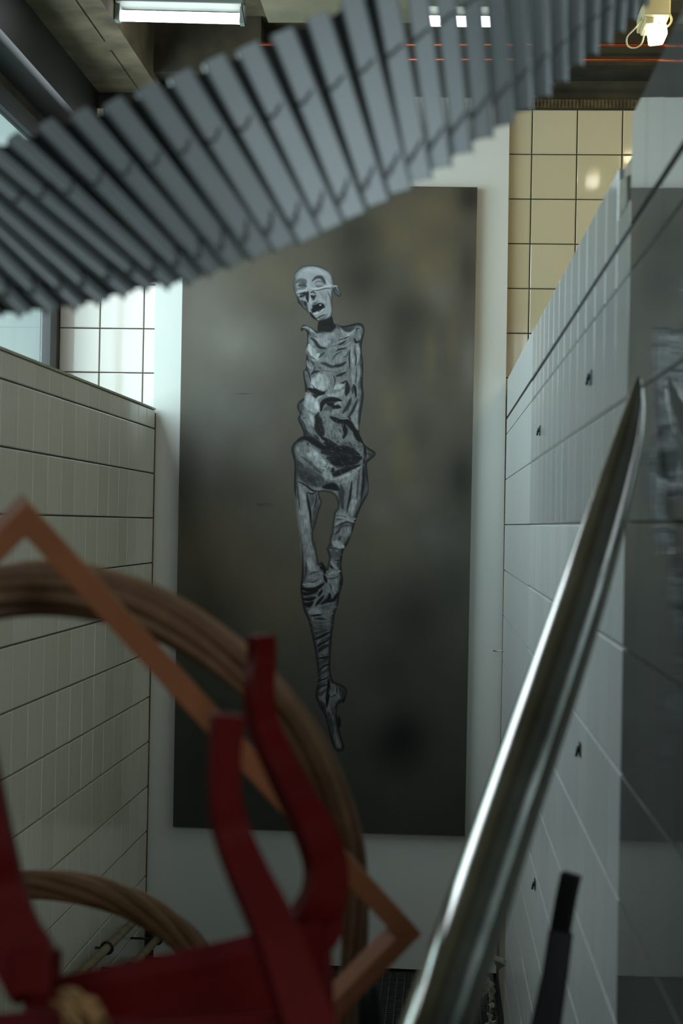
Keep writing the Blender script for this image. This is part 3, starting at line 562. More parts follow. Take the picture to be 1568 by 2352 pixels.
    # ---- knees, wrapped shins
    for a_ in [([(400, 0), (410, 150), (430, 300), (450, 420)], 110, 132, .9), ([(380, 200), (390, 350), (380, 500)], 30, 110, .7), ([(350, 150), (362, 350), (360, 500)], 14, 50, .6), ([(440, 300), (450, 380), (500, 430)], 70, 150, .8), ([(395, 330), (400, 430), (380, 530)], 20, 70, .8), ([(420, 480), (480, 450), (530, 440)], 12, 50, .7),
               ([(370, 580), (430, 590), (490, 590), (560, 540)], 50, 146, .95), ([(420, 510), (480, 500), (550, 500)], 40, 128, .8), ([(410, 550), (480, 555), (530, 520)], 9, 34, .8), ([(345, 620), (420, 640), (500, 630), (590, 570)], 40, 10, 1), ([(350, 670), (430, 690), (520, 650)], 40, 14, 1), ([(370, 710), (450, 700), (540, 670), (590, 640)], 22, 90, .85), ([(360, 740), (440, 740), (500, 720)], 34, 16, .95), ([(380, 790), (430, 800), (470, 770)], 50, 24, .9), ([(610, 560), (590, 660), (520, 740), (450, 830)], 16, 120, .9), ([(590, 700), (540, 760), (500, 810)], 30, 20, .9), ([(570, 640), (530, 710)], 26, 20, .9),
               ([(550, 360), (580, 390), (610, 420)], 60, 26, .95), ([(540, 380), (560, 370)], 16, 100, .8), ([(555, 440), (560, 470)], 34, 140, .9), ([(590, 400), (600, 470)], 26, 20, .9), ([(590, 480), (620, 560)], 30, 16, .9),
               ([(680, 130), (740, 150), (800, 180)], 54, 158, .95), ([(640, 200), (650, 240), (670, 300)], 24, 70, .9), ([(690, 210), (700, 270), (740, 290)], 60, 88, .85), ([(720, 240), (780, 260)], 50, 82, .8), ([(640, 190), (700, 190), (790, 215)], 8, 24, .9), ([(700, 320), (780, 320)], 10, 30, .9), ([(740, 340), (770, 380)], 50, 66, .8), ([(660, 330), (690, 370), (740, 415)], 30, 156, .95), ([(650, 370), (690, 410)], 20, 40, .9), ([(640, 470), (700, 450), (765, 435)], 32, 146, .95), ([(620, 500), (690, 490), (750, 460)], 22, 130, .85), ([(620, 515), (690, 515), (750, 490)], 8, 14, .9),
               ([(640, 540), (690, 590), (730, 640)], 40, 124, .85), ([(720, 520), (725, 570)], 50, 134, .8), ([(770, 520), (775, 600)], 34, 40, .8), ([(660, 590), (700, 650), (725, 700)], 22, 140, .9), ([(650, 570), (680, 640)], 9, 20, .9), ([(630, 620), (640, 670)], 26, 120, .8), ([(650, 680), (640, 740), (560, 790)], 40, 26, .9), ([(740, 670), (700, 740), (640, 770)], 30, 18, .95), ([(620, 700), (600, 750)], 14, 80, .8),
               ([(550, 830), (630, 835), (720, 820)], 46, 100, .9), ([(650, 800), (730, 785)], 20, 90, .8), ([(430, 880), (490, 870), (550, 890)], 54, 138, .95), ([(440, 920), (500, 915), (570, 905)], 18, 10, .95), ([(580, 930), (640, 900), (690, 890)], 30, 110, .85), ([(480, 950), (560, 950), (620, 960)], 22, 50, .8), ([(450, 990), (560, 1000), (680, 970)], 34, 90, .8), ([(450, 1050), (560, 1060), (670, 1020)], 40, 80, .8), ([(480, 1020), (560, 1030), (640, 1010)], 8, 40, .8), ([(470, 1110), (540, 1100), (640, 1070)], 30, 66, .8),
               ([(480, 1180), (560, 1140), (660, 1090)], 26, 24, .9), ([(500, 1170), (570, 1160), (640, 1120)], 14, 70, .6), ([(520, 1250), (580, 1200), (660, 1150)], 36, 18, .9), ([(520, 1220), (580, 1190), (640, 1160)], 14, 100, .8), ([(530, 1310), (560, 1270), (640, 1230)], 40, 40, .8), ([(510, 1290), (560, 1240), (620, 1220)], 12, 90, .7), ([(520, 1340), (590, 1340), (650, 1345)], 16, 90, .8), ([(520, 1380), (590, 1370), (650, 1360)], 22, 24, .9), ([(530, 1430), (590, 1400), (640, 1380)], 26, 54, .7),
               ([(530, 1470), (580, 1430), (640, 1400)], 26, 76, .8), ([(540, 1510), (590, 1460), (650, 1440)], 18, 20, .9), ([(520, 1550), (580, 1530), (640, 1490)], 26, 64, .8), ([(530, 1590), (600, 1560), (650, 1530)], 16, 100, .8), ([(530, 1620), (600, 1600), (640, 1570)], 14, 22, .9), ([(520, 1650), (590, 1640), (650, 1600)], 20, 88, .8), ([(520, 1720), (560, 1680), (620, 1660)], 26, 50, .8), ([(510, 1760), (560, 1760), (610, 1710)], 40, 60, .7),
               ([(640, 1600), (640, 1700), (630, 1800), (620, 1900)], 36, 12, .9), ([(700, 1660), (680, 1710), (650, 1760)], 46, 110, .9), ([(730, 1680), (730, 1760)], 12, 20, .9), ([(760, 1700), (790, 1740), (780, 1800)], 66, 66, .85), ([(650, 1800), (700, 1780), (720, 1760)], 10, 20, .9), ([(680, 1810), (680, 1880), (670, 1930)], 44, 96, .9), ([(700, 1900), (690, 2000)], 40, 84, .8), ([(640, 1960), (660, 2060), (690, 2180)], 50, 70, .8), ([(750, 2000), (760, 2120)], 30, 22, .8), ([(820, 1800), (790, 1860)], 18, 14, .8), ([(560, 1850), (600, 1950)], 60, 50, .7)]:
        stroke(2, a_[0], a_[1], a_[2], a_[3])
    hatch(2, (470, 960, 690, 1700), -28, 90, 80, 6, (30, 90, 60, 100), .35, 9)
    hatch(2, (360, 20, 520, 420), 84, 30, 120, 5, (150, 110, 160), .3, 10)
    # dry, fibrous grain over the whole body
    xs = [p[0] for p in body]; ys = [p[1] for p in body]; w = win(min(xs), max(xs), min(ys) - 20, max(ys)); X, Y = PX[w], PY[w]
    ins = inside(X, Y, body)[..., None]
    gr = (fbm(X / 3.2, Y / 11, 31, 3) - .5)[..., None] * .34 + (fbm(X / 9, Y / 9, 35, 3) - .5)[..., None] * .34
    col[w] = col[w] * np.where(ins, 1 + gr, 1)
    # background seen between the legs
    gp = [tuple(p) for p in spline(gap + [gap[0]], 3)][:-1]
    xs = [p[0] for p in gp]; ys = [p[1] for p in gp]; w = win(min(xs), max(xs), min(ys), max(ys)); X, Y = PX[w], PY[w]
    ins = inside(X, Y, gp); d, _ = edist(X, Y, gp); m = np.clip(np.where(ins, d, -d) / 1.5 + .3, 0, 1)[..., None]
    dk = (np.exp(-(d / 2.2) ** 2) * .6)[..., None]
    col[w] = col[w] * (1 - m) + save[w] * m; col[w] = col[w] * (1 - dk) + g3(26) * dk
    c = np.clip(col, 0, 255) / 255; c = np.where(c <= .04045, c / 12.92, ((c + .055) / 1.055) ** 2.4)
    rgba = np.concatenate([c, np.ones(c.shape[:2] + (1,))], -1).astype(np.float32)
    off = root_loc(pt)
    co = np.stack([WX - off.x, WY - off.y, WZ - off.z], -1).reshape(-1, 3).astype(np.float32)
    i = np.arange(H * Wd).reshape(H, Wd); q = np.stack([i[:-1, :-1], i[1:, :-1], i[1:, 1:], i[:-1, 1:]], -1).reshape(-1, 4)
    me = bpy.data.meshes.new('canvas'); me.vertices.add(len(co)); me.vertices.foreach_set('co', co.ravel())
    me.loops.add(q.size); me.loops.foreach_set('vertex_index', q.ravel().astype(np.int32))
    me.polygons.add(len(q)); me.polygons.foreach_set('loop_start', np.arange(0, q.size, 4, dtype=np.int32))
    me.update(calc_edges=True)
    at = me.color_attributes.new('paint', 'FLOAT_COLOR', 'POINT'); at.data.foreach_set('color', rgba.ravel())
    m = Mt('painted_canvas', (.1, .1, .1, 1), .5, 0, .25)
    a = m.N.new('ShaderNodeVertexColor'); a.layer_name = 'paint'; m.color(a.outputs[0]); m.bump(m.noise(420, 2), .12, .0004)
    me.materials.append(m.m); o = bpy.data.objects.new('canvas', me); C.objects.link(o); o.parent = pt
paint_canvas()
m_edge = Mt('canvas_edge', rgb(56, 54, 46), .7).m
q = [Vector(p) + Vector((0, .0006, 0)) for p in pc]
MB().add([tuple(p) for p in q] + [(p.x, YBd - .001, p.z) for p in q], [(0, 1, 2, 3), (4, 5, 6, 7), (0, 1, 5, 4), (1, 2, 6, 5), (2, 3, 7, 6), (3, 0, 4, 7)]).build('stretcher_panel', m_edge, pt)

# ---------------------------------------------------------------- lamps and pipes under the ceiling
def fixture(label, p0, p1, drop, glow, hmat, group='fluorescent lamps under the ceiling', tr=.016, hanger=True):
    p0 = Vector(p0); p1 = Vector(p1); c = (p0 + p1) / 2; x = (p1 - p0).normalized(); z = Vector((0, 0, 1)); y = z.cross(x).normalized(); z = x.cross(y)
    L = (p1 - p0).length / 2
    t = thing('fluorescent_lamp', (c.x, c.y, c.z - .02), label, 'lamp', group)
    MB().box(c + z * .045, (L + .012, .042, .014), (x, y, z)).box(c + z * .062, (L + .012, .03, .006), (x, y, z)).build('housing', hmat, t, .003)
    MB().tube([p0, p1], tr, 14).build('tube', glow, t)
    for s in (-1, 1):
        e = c + x * s * (L + .008); MB().box(e + z * .012, (.008, .016, .030), (x, y, z)).build('end_cap', m_housing, t, .002)
    for s in (-.6, .6):
        if hanger: MB().tube([c + x * s * L + z * .06, (c + x * s * L).xy.to_3d() + Vector((0, 0, ZC))], .0016, 6).build('hanger_wire', m_wire, t)
    return t
fixture('bright fluorescent tube lamp left of the slatted strip, under the concrete ceiling', U(277, 36, 4.9), U(551, 43, 4.9), 0, m_tube, m_housing)
fixture('fluorescent tube lamp glimpsed through gaps in the grey slatted strip', U(962, 48, 5.0), U(1146, 50, 5.0), 0, m_tube, m_housing)
fw = thing('fluorescent_lamp', U(1508, 100, 4.7), 'warm lamp with cream housing and looped cables at the upper right', 'lamp', 'fluorescent lamps under the ceiling')
c = U(1509, 80, 4.7); m_bulb = emit('warm_bulb_glow', (1.0, .93, .72, 1), 12)
MB().box(c, (.021, .05, .017), (Vector((1, 0, .12)).normalized(), Vector((0, 1, 0)), Vector((-.12, 0, 1)).normalized())).build('bulb', m_bulb, fw, .006)
c = U(1500, 38, 4.72); MB().box(c, (.036, .09, .022)).box(c + Vector((-.018, -.01, -.024)), (.012, .06, .016)).build('housing', m_housing_y, fw, .004)
cb = spline([tuple(U(*p)) for p in ((1478, 30, 4.68), (1462, 60, 4.68), (1440, 85, 4.68), (1442, 106, 4.68), (1460, 110, 4.68), (1474, 98, 4.68), (1480, 70, 4.68))], 5)
MB().tube(cb, .0022, 6).build('cable', m_housing_y, fw)
cb = spline([tuple(U(*p)) for p in ((1530, 20, 4.66), (1542, 45, 4.66), (1530, 62, 4.66), (1512, 52, 4.66), (1520, 66, 4.66))], 5)
MB().tube(cb, .003, 6).build('cable', m_housing_y, fw)
MB().tube([c + Vector((0, 0, .02)), c + Vector((0, 0, ZC - c.z))], .003, 6).build('hanger_rod', m_wire, fw)
# the lamps of the neighbouring bay, whose glare shows on the cream tiles
for k, (x, y) in enumerate(((.95, 4.55), (1.0, 3.5))):
    fixture(['warm fluorescent lamp over the bay beyond the right tiled partition, nearest the back wall', 'warm fluorescent lamp over the bay beyond the right tiled partition, nearer the camera'][k], (x - .25, y, 2.98), (x + .25, y, 2.98), 0, m_tube_w, m_housing_y)
for py, lab in ((103, 'upper of two copper pipes running across above the cream tiles'), (143, 'lower of two copper pipes running across above the cream tiles')):
    yy = 5.38 if py == 103 else 5.35; a = U(590, py - 12, 5.38); z = (U(1430, py, 5.38)).z
    pp = thing('copper_pipe', (.5, 5.38, z), lab, 'pipe', 'copper pipes under the ceiling')
    MB().tube([(a.x, yy, z), (2.55, yy, z)], .0052, 10).build('pipe', m_copper, pp)
    for x in (-.3, .35, .95, 1.6):
        MB().b2((x - .008, yy - .008, z - .008), (x + .008, yy + .008, z + .008)).b2((x - .003, yy - .003, z), (x + .003, yy + .003, ZC)).build('clip', m_dark_metal, pp)
cv = spline([(-1.22, y, 2.935 + .006 * math.sin(y * 9)) for y in np.linspace(2.0, 5.6, 14)], 3)
tag(MB().tube(cv, .011, 8).build('conduit', m_dark_metal), 'dark conduit running along the sooty beam above the left window', 'pipe')
tag(MB().tube([tuple(U(552, -20, 4.86)), tuple(U(556, 20, 4.86)), tuple(U(563, 60, 4.86))], .0018, 6).build('lamp_cable', m_black), 'black cable hanging at the right end of the left tube lamp', 'cable')

# ---------------------------------------------------------------- small things on the partitions
def bracket(px, py, label, s=1.0):
    X = xr_at(UX(px, py, .21).y); p = UX(px, py, X - .001)
    t = thing('wall_stud', p, label, 'bracket', 'dark studs on the right tiled partition')
    MB().b2((X - .003, p.y - .016 * s, p.z - .012), (X, p.y + .016 * s, p.z + .010)).build('plate', m_dark_metal, t, .001)
    MB().tube([(X, p.y, p.z), (X - .007, p.y, p.z)], .005, 8).tube([(X - .006, p.y, p.z), (X - .0075, p.y, p.z - .012)], .0022, 6).build('pin', m_dark_metal, t)
bracket(1240, 988, 'smallest dark stud, on the upper right partition nearest the painting')
bracket(1357, 866, 'topmost dark stud on the right partition, below the long open joint')
bracket(1333, 1720, 'dark stud on the right partition above the black bar, beside a rust streak')
bracket(1229, 2030, 'dark stud low on the right partition, left of the black bar')
a = U(1132, 1495, 5.60); b = U(1193, 1496, 5.60)
bt = thing('threaded_rod', (a + b) / 2, 'thin steel threaded rod bridging the gap between board and right partition', 'bolt')
MB().tube([a, Vector((b.x, a.y, b.z))], .0022, 8).build('rod', m_steel, bt)
c = U(1159, 1495, 5.60); MB().tube([c, c + Vector((.006, 0, 0))], .007, 6).build('nut', m_steel, bt); c = U(1165, 1495, 5.60); MB().tube([c, c + Vector((.002, 0, 0))], .011, 12).build('washer', m_steel, bt)
# rust streak below the studs is worn into the grout of one vertical joint: small pipes at the foot of the left partition
for k, (zz, dx, lab) in enumerate(((.27, .035, 'upper rusty cream pipe along the foot of the left tiled partition'), (.19, .085, 'lower rusty cream pipe along the foot of the left tiled partition'))):
    t = thing('heating_pipe', (xl_at(5) + dx, 5.0, zz - .02), lab, 'pipe', 'pipes along the left partition')
    zp = lambda y: zz + (4.82 - y) * .05
    MB().tube([(xl_at(y) + dx, y, zp(y)) for y in (3.4, 4.0, 4.6, 5.2, 5.60)], .0125, 12).build('pipe', m_pipe, t)
    for y in (4.84 + .1 * k, 5.40):
        pts = [(xl_at(y) + dx + .017 * math.cos(a), y, zp(y) + .017 * math.sin(a)) for a in np.linspace(0, 2 * PI, 15)]
        MB().tube(pts, .004, 6, False).build('clamp', m_dark_metal, t)
        MB().tube([(xl_at(y) - .001, y, zp(y)), (xl_at(y) + dx - .017, y, zp(y))], .004, 6).build('clamp_arm', m_dark_metal, t)
# rubble at the foot of the right partition
def shard(px, py, Y, s, kind, X=None):
    p = U(px, py, Y) if X is None else Vector((X, Y, U(px, py, Y).z))
    r = random.Random(px * 7 + py); n = 6
    ang = sorted(r.uniform(0, 2 * PI) for _ in range(n)); base = [Vector((math.cos(a) * s * r.uniform(.6, 1), 0, math.sin(a) * s * r.uniform(.6, 1))) for a in ang]
    R = Matrix.Rotation(r.uniform(-.5, .5), 3, 'Z') @ Matrix.Rotation(r.uniform(-.7, .7), 3, 'X')
    th = s * .3; vs = [p + R @ (b + Vector((0, -th, 0))) for b in base] + [p + R @ (b * 1.06 + Vector((0, th, 0))) for b in base]
    fs = [tuple(range(n)), tuple(range(n, 2 * n))[::-1]] + [(i, (i + 1) % n, n + (i + 1) % n, n + i) for i in range(n)]
    return MB().add(vs, fs)
for i in range(26):
    px = 1118 + (i * 37 % 30); Y = 4.35 + (i * .377 % 1.2); s = .010 + .012 * (i * .618 % 1)
    x = .165 + .02 * (i * .29 % 1) - (.01 if i % 3 else 0)
    m = MB(); b = shard(px + i, 2290, Y, s, 0)
    zmin = min(v.z for v in b.v); cx = sum(v.x for v in b.v) / len(b.v)
    b.v = [v + Vector((x - cx, 0, -zmin + .012 + .008 * (i % 3))) for v in b.v]
    tag(b.build('rubble_chip', m_stone), 'small broken chip of plaster in the rubble at the foot of the right partition', 'rubble', 'rubble at the foot of the right partition')
for px, py, s, lab in ((1180, 2082, .030, 'broken plaster lump on the foot of the right partition, uppermost of the lumps'), (1212, 2215, .028, 'square broken plaster lump beside the black bar, low on the right partition')):
    Y = 5.3 if px < 1200 else 5.0
    b = shard(px, py, Y, s, 0); cx = max(v.x for v in b.v); b.v = [v + Vector((xr_at(Y) + .004 - cx, 0, 0)) for v in b.v]
    tag(b.build('plaster_lump', m_stone), lab, 'rubble')

# ---------------------------------------------------------------- the twisting strip of steel slats overhead
st = thing('slatted_strip', U(760, 300, 1.2), 'wide twisting strip of grey steel slats linked by wire, hanging across the top', 'metal strip')
SL = [((-470, 395), (-120, 738), -62, 1.22), ((-410, 372), (-60, 728), -62, 1.22), ((-350, 350), (0, 722), -60, 1.22), ((-300, 335), (62, 716), -60, 1.2), ((-250, 330), (125, 708), -58, 1.2), ((-205, 325), (188, 700), -56, 1.2), ((-160, 330), (242, 688), -54, 1.19),
      ((-100, 330), (300, 670), -52, 1.18), ((-42, 322), (352, 655), -50, 1.17), ((30, 310), (402, 650), -46, 1.16), ((105, 280), (452, 640), -42, 1.15), ((182, 256), (500, 620), -36, 1.14), ((258, 232), (548, 602), -30, 1.13), ((335, 198), (602, 583), -24, 1.12), ((412, 168), (655, 565), -18, 1.12), ((490, 135), (712, 547), -12, 1.12),
      ((568, 105), (763, 522), -8, 1.12), ((648, 72), (815, 496), -4, 1.12), ((728, 34), (868, 468), 0, 1.13), ((806, -8), (920, 440), 0, 1.14), ((880, -50), (966, 414), 4, 1.15), ((948, -90), (1012, 385), 10, 1.17), ((1010, -130), (1060, 352), 18, 1.19), ((1068, -170), (1108, 318), 26, 1.21), ((1122, -210), (1155, 288), 34, 1.24),
      ((1172, -250), (1198, 254), 42, 1.27), ((1222, -280), (1240, 222), 50, 1.30), ((1272, -300), (1280, 188), 54, 1.33), ((1322, -320), (1316, 150), 56, 1.36), ((1366, -330), (1350, 124), 58, 1.40), ((1408, -340), (1382, 100), 60, 1.44), ((1446, -345), (1412, 72), 60, 1.48), ((1480, -350), (1442, 44), 60, 1.52), ((1510, -350), (1468, 14), 60, 1.56), ((1536, -350), (1490, -14), 60, 1.6)]
slf = []
for (tp, bt_, roll, Yc_) in SL:
    tip = U(*tp, Yc_ + .03); bot = U(*bt_, Yc_ + .01)
    ax = (bot - tip).normalized(); view = (CAM - (tip + bot) / 2).normalized()
    n = (view - ax * view.dot(ax)).normalized(); n = Matrix.Rotation(math.radians(roll * .4 + min(0, roll + 4) * .28), 3, ax) @ n; s_ = ax.cross(n)
    if s_.x < 0: s_ = -s_
    w = .0086 * (1 - .44 * min(max(-roll - 20, 0) / 35, 1)) * (1 - .22 * min(max(roll, 0) / 40, 1)); fl_ = .006; t = .0007; L = (bot - tip).length; c = (tip + bot) / 2
    m = MB()
    prof = [(-w, -fl_), (-w, 0), (-w + .0016, .0010), (w - .0016, .0010), (w, 0), (w, -fl_), (w - t, -fl_), (w - t, -t), (-w + t, -t), (-w + t, -fl_)]
    vs = []
    for q, sh in ((-1, 0), (1, 0)):
        for (a, b) in prof: vs.append(c + ax * (q * L / 2) + s_ * a + n * b)
    k = len(prof); fs = [(i, (i + 1) % k, k + (i + 1) % k, k + i) for i in range(k)]
    fs += [(0, 1, 8, 9), (1, 2, 3, 4, 7, 8), (4, 5, 6, 7), (10, 11, 18, 19), (11, 12, 13, 14, 17, 18), (14, 15, 16, 17)]
    m.add(vs, fs).build('slat', m_slat, st)
    slf.append((tip, bot, ax, n, s_, L))
m_web = speckled('shaded_slat_web', rgb(30, 33, 31), rgb(42, 45, 43), 20, .7, .2, spec=.2)  # dark colour stands in for the shaded flanges between slats
for q in range(len(slf) - 15):
    (t0, b0, a0, n0, s0, _), (t1, b1, a1, n1, s1, _) = slf[q], slf[q + 1]
    vs = []
    for dn in (-.0045, -.0060):
        vs += [t0 + s0 * .0045 + n0 * dn + a0 * .004, t1 - s1 * .0045 + n1 * dn + a1 * .004, b1 - s1 * .0045 + n1 * dn - a1 * .006, b0 + s0 * .0045 + n0 * dn - a0 * .006]
    MB().add(vs, [(0, 1, 2, 3), (4, 5, 6, 7), (0, 1, 5, 4), (1, 2, 6, 5), (2, 3, 7, 6), (3, 0, 4, 7)]).build('gap_shade_web', m_web, st)
for fr, amp in ((.86, 1), (.36, .45)):
    pts = []
    for (tip, bot, ax, n, s_, L) in slf:
        c = tip + ax * L * fr
        pts += [c - s_ * .006 + ax * .008 * amp + n * .0035, c + s_ * .002 - ax * .002 * amp + n * .003, c + s_ * .0075 - ax * .009 * amp - n * .002]
    MB().tube([tuple(p) for p in spline([tuple(p) for p in pts], 3)], .00065, 6).build('linking_wire', m_wire, st)
    for (tip, bot, ax, n, s_, L) in slf:
        c = tip + ax * L * fr; m = MB(); m.tube([c - s_ * .005 + ax * .004 + n * .001, c + n * .0022, c + s_ * .004 - ax * .003 + n * .001], .0010, 6).build('clip', m_slat, st)

# ---------------------------------------------------------------- wooden square frame
fm = thing('wooden_frame', U(480, 1640, 1.25), 'thin plain wooden square frame tilted on its corner behind the red chair', 'frame')
c1, c2 = U(65, 1153, 1.10), U(969, 2146, 1.38)
c3 = U(120, 3020, 1.34); c4 = c1 + (c3 - c2)
nf = (c2 - c1).cross(c3 - c2).normalized()
if nf.dot(CAM - c1) < 0: nf = -nf
cor = [c1, c2, c3, c4]; ctr = sum(cor, Vector()) / 4
for i in range(4):
    a, b = cor[i], cor[(i + 1) % 4]; d = (b - a).normalized(); inn = nf.cross(d)
    if inn.dot(ctr - a) < 0: inn = -inn
    wd = .0168
    vs = []
    for off in (0, -.018):
        o_ = nf * off; vs += [a + o_, b + o_, b + (inn - d) * wd + o_, a + (inn + d) * wd + o_]
    MB().add(vs, [(0, 1, 2, 3), (4, 5, 6, 7), (0, 1, 5, 4), (1, 2, 6, 5), (2, 3, 7, 6), (3, 0, 4, 7)]).build('frame_side', m_wood, fm, .0006)

# ---------------------------------------------------------------- bundled cane arches
def bundle(t, path, n, twist, mat, partname, flat=1.0, seed=1):
    """path: (px, py, Y, half thickness in px)"""
    sp = spline(path, 9); pts = [U(p[0], p[1], p[2]) for p in sp]; R = [p[3] * p[2] / F for p in sp]; m = len(pts)
    r = random.Random(seed); fr = []
    for i in range(m):
        tg = (pts[min(i + 1, m - 1)] - pts[max(i - 1, 0)]).normalized(); v = (CAM - pts[i]).normalized()
        n_ = (v - tg * v.dot(tg)).normalized(); fr.append((n_, tg.cross(n_)))
    for k in range(n + 2):
        ph = 2 * PI * k / n + r.uniform(-.15, .15); rr = .64 + r.uniform(-.05, .05) if k < n else .2; cr = PI / n * .72 * r.uniform(.85, 1.2) if k < n else .42
        q = []; rad = []
        for i in range(m):
            s = i / (m - 1); a = ph + twist * s * 2 * PI + .12 * math.sin(s * 9 + k); w = rr * (1 + .05 * math.sin(s * 14 + 2.1 * k))
            q.append(pts[i] + fr[i][0] * math.cos(a) * R[i] * w * flat + fr[i][1] * math.sin(a) * R[i] * w); rad.append(R[i] * cr * (1 + .1 * math.sin(s * 23 + k * 1.7)))
        MB().tube(q, rad, 9).build(partname, mat, t)
ar = thing('cane_arch', U(830, 2300, 1.6), 'thick bundle of dried brown canes bent into a large arch behind the red chair', 'wicker')
bundle(ar, [(-150, 1400, 1.22, 72), (-20, 1365, 1.22, 72), (110, 1352, 1.23, 70), (230, 1366, 1.25, 68), (350, 1405, 1.27, 66), (470, 1472, 1.29, 62), (580, 1560, 1.31, 58), (680, 1680, 1.36, 54), (750, 1800, 1.41, 48), (798, 1930, 1.46, 42), (815, 2060, 1.5, 36), (812, 2200, 1.54, 34), (795, 2340, 1.58, 34), (770, 2460, 1.6, 34)], 9, .45, m_cane, 'cane', .9, 3)
a2 = thing('vine_arch', U(500, 2300, 1.9), 'smaller arch of twisted brown vines rising behind the red seat at the lower left', 'wicker')
bundle(a2, [(-60, 2070, 1.75, 36), (40, 2035, 1.76, 36), (130, 2032, 1.78, 36), (230, 2050, 1.8, 37), (320, 2088, 1.83, 38), (400, 2140, 1.86, 36), (455, 2190, 1.88, 32), (500, 2255, 1.9, 28), (525, 2340, 1.92, 26), (535, 2420, 1.94, 26)], 6, .9, m_cane2, 'vine', .9, 5)

# ---------------------------------------------------------------- upturned red chair
ch = thing('upturned_chair', U(400, 2400, 1.0), 'upturned red painted chair with curved flat legs pointing up', 'chair')
def leg(path, thk, face, nm='leg'):
    """path: (px, py, Y, width px)"""
    sp = spline(path, 7); pts = [U(p[0], p[1], p[2]) for p in sp]; wd = [p[3] * p[2] / F for p in sp]
    o = MB().strap(pts, wd, thk, face).build(nm, m_red, ch, .0012); 
    for p in o.data.polygons: p.use_smooth = False
    return o
vf = (CAM - U(500, 2000, 1.0)).normalized()
leg([(524, 1640, .98, 74), (518, 1690, .98, 72), (514, 1760, .98, 70), (516, 1840, .98, 72), (534, 1920, .98, 80), (566, 2000, .97, 88), (604, 2080, .96, 96), (640, 2160, .95, 104), (672, 2250, .94, 112), (706, 2350, .93, 120), (745, 2460, .92, 126)], .014, vf + Vector((.25, 0, .25)))
leg([(600, 1458, 1.14, 50), (600, 1520, 1.14, 54), (594, 1590, 1.13, 58), (606, 1670, 1.13, 60), (640, 1750, 1.12, 64), (680, 1830, 1.12, 72), (722, 1910, 1.11, 84), (748, 1990, 1.11, 92), (742, 2060, 1.1, 96), (722, 2110, 1.1, 110)], .016, vf + Vector((.5, 0, .1)))
MB().strap([U(722, 2095, 1.105), U(724, 2140, 1.105), U(728, 2180, 1.105)], [.036, .036, .020], .02, vf).strap([U(728, 2170, 1.105), U(732, 2270, 1.1), U(738, 2420, 1.1)], [.018, .018, .018], .018, vf).build('leg_foot_block', m_red, ch, .0015)
leg([(-62, 1640, 1.0, 80), (-50, 1740, 1.0, 84), (-32, 1840, 1.0, 86), (-14, 1940, .99, 92), (4, 2040, .99, 104), (28, 2130, .98, 120), (62, 2210, .97, 140), (84, 2280, .96, 120)], .014, vf + Vector((-.2, 0, .2)))
leg([(-230, 1500, 1.16, 52), (-228, 1620, 1.15, 58), (-200, 1760, 1.14, 64), (-160, 1900, 1.13, 84), (-140, 2060, 1.12, 96), (-150, 2200, 1.12, 100)], .016, vf)
MB().strap([U(36, 2232, .965), U(130, 2232, .962)], .026, .02, vf).build('corner_block', m_red, ch, .0015)
# rails and seat panel under the legs
def slab(pts, mat, nm, thick, b=.0015):
    n = (pts[1] - pts[0]).cross(pts[2] - pts[0]).normalized(); vs = pts + [p + n * thick for p in pts]; k = len(pts)
    return MB().add(vs, [tuple(range(k)), tuple(range(k, 2 * k))[::-1]] + [(i, (i + 1) % k, k + (i + 1) % k, k + i) for i in range(k)]).build(nm, mat, ch, b)
slab([U(60, 2302, 1.06), U(600, 2186, 1.06), U(745, 2150, 1.09), U(745, 2300, 1.085), U(620, 2330, 1.06), U(60, 2440, 1.06)], m_red, 'rear_rail', .012)
slab([U(-60, 2330, .96), U(110, 2318, .96), U(340, 2350, .955), U(620, 2330, .95), U(720, 2325, .95), U(740, 2480, .94), U(-60, 2480, .94)], m_red, 'front_rail', .010)
slab([U(-60, 2440, .95), U(740, 2440, .945), U(745, 2400, 1.09), U(-140, 2400, 1.1)], m_red, 'seat', .010)

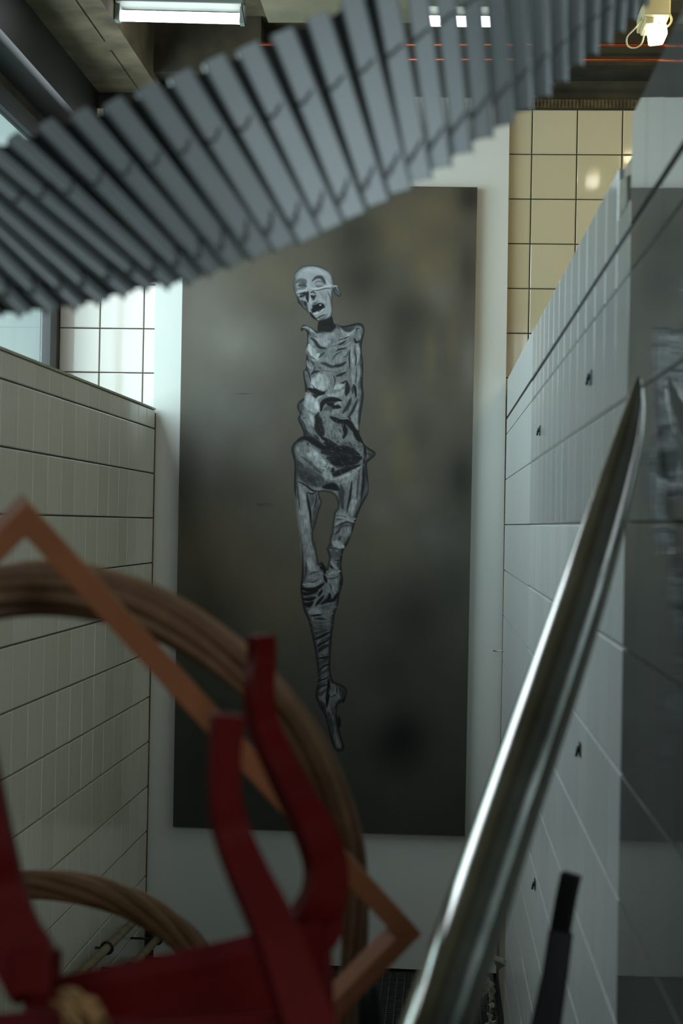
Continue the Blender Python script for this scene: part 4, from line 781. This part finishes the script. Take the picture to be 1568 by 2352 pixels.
# straw knot tied on the chair
sk = thing('straw_knot', U(190, 2352, .92), 'knot of dried straw twine tied at the front of the red chair', 'twine')
for i in range(13):
    r = random.Random(i); cx, cy = 188 + r.uniform(-38, 38), 2308 + r.uniform(-14, 30); ra = r.uniform(24, 50); ph = r.uniform(0, 6.28)
    q = [tuple(U(cx + ra * math.cos(a) * (.8 + .2 * math.sin(2 * a + ph)), cy + ra * .7 * math.sin(a + ph), .925 + .008 * math.sin(a * 2 + ph))) for a in np.linspace(0, 5.2 + r.random(), 16)]
    MB().tube(q, r.uniform(.0010, .0018), 7).build('straw', m_straw, sk)
MB().tube([tuple(U(a, b, .93)) for a, b in ((206, 2306), (222, 2330), (230, 2380), (228, 2440))], [.004, .005, .0045, .004], 8).build('straw_tail', m_straw, sk)

# black rounded foot by the frame
bf = spline([(846, 2250, 1.5, 14), (846, 2275, 1.5, 24), (847, 2320, 1.5, 30), (848, 2380, 1.5, 32), (848, 2440, 1.5, 32)], 5)
tag(MB().tube([U(p[0], p[1], p[2]) for p in bf], [p[3] * 1.5 / F for p in bf], 16).build('black_post', m_black), 'rounded black post end below the lower corner of the wooden frame', 'post')

# ---------------------------------------------------------------- steel tube and black bar
tb = [(1466, 868, 1.80, 5), (1462, 905, 1.79, 16), (1452, 960, 1.77, 27), (1436, 1030, 1.74, 36), (1414, 1110, 1.70, 43), (1382, 1220, 1.64, 50), (1330, 1390, 1.55, 57), (1270, 1570, 1.46, 62), (1205, 1760, 1.37, 66), (1140, 1950, 1.28, 70), (1070, 2160, 1.19, 76), (1002, 2360, 1.11, 82), (960, 2480, 1.07, 86)]
sp = spline(tb, 6); so = thing('steel_tube', U(960, 2480, 1.07), 'polished stainless steel tube slanting up against the right tiled partition', 'tube')
pts = [U(p[0], p[1], p[2]) for p in sp]; rad = [p[3] * p[2] / F for p in sp]
MB().tube(pts, rad, 36).build('tube', m_steel, so)
bb = thing('black_bar', U(1250, 2480, 1.5), 'black upright bar with a thicker lower sleeve beside the right partition', 'bar')
MB().strap([U(1312, 2006, 1.5), U(1300, 2060, 1.5), U(1284, 2150, 1.5)], [.0165, .0165, .0165], .012, (CAM - U(1300, 2100, 1.5)).normalized() + Vector((-.3, 0, 0))).build('upper_bar', m_black, bb, .0012)
MB().strap([U(1288, 2138, 1.5), U(1274, 2240, 1.49), U(1254, 2352, 1.48), U(1238, 2460, 1.47)], [.0215, .0225, .026, .028], .018, (CAM - U(1300, 2200, 1.5)).normalized()).build('sleeve', m_black, bb, .002)
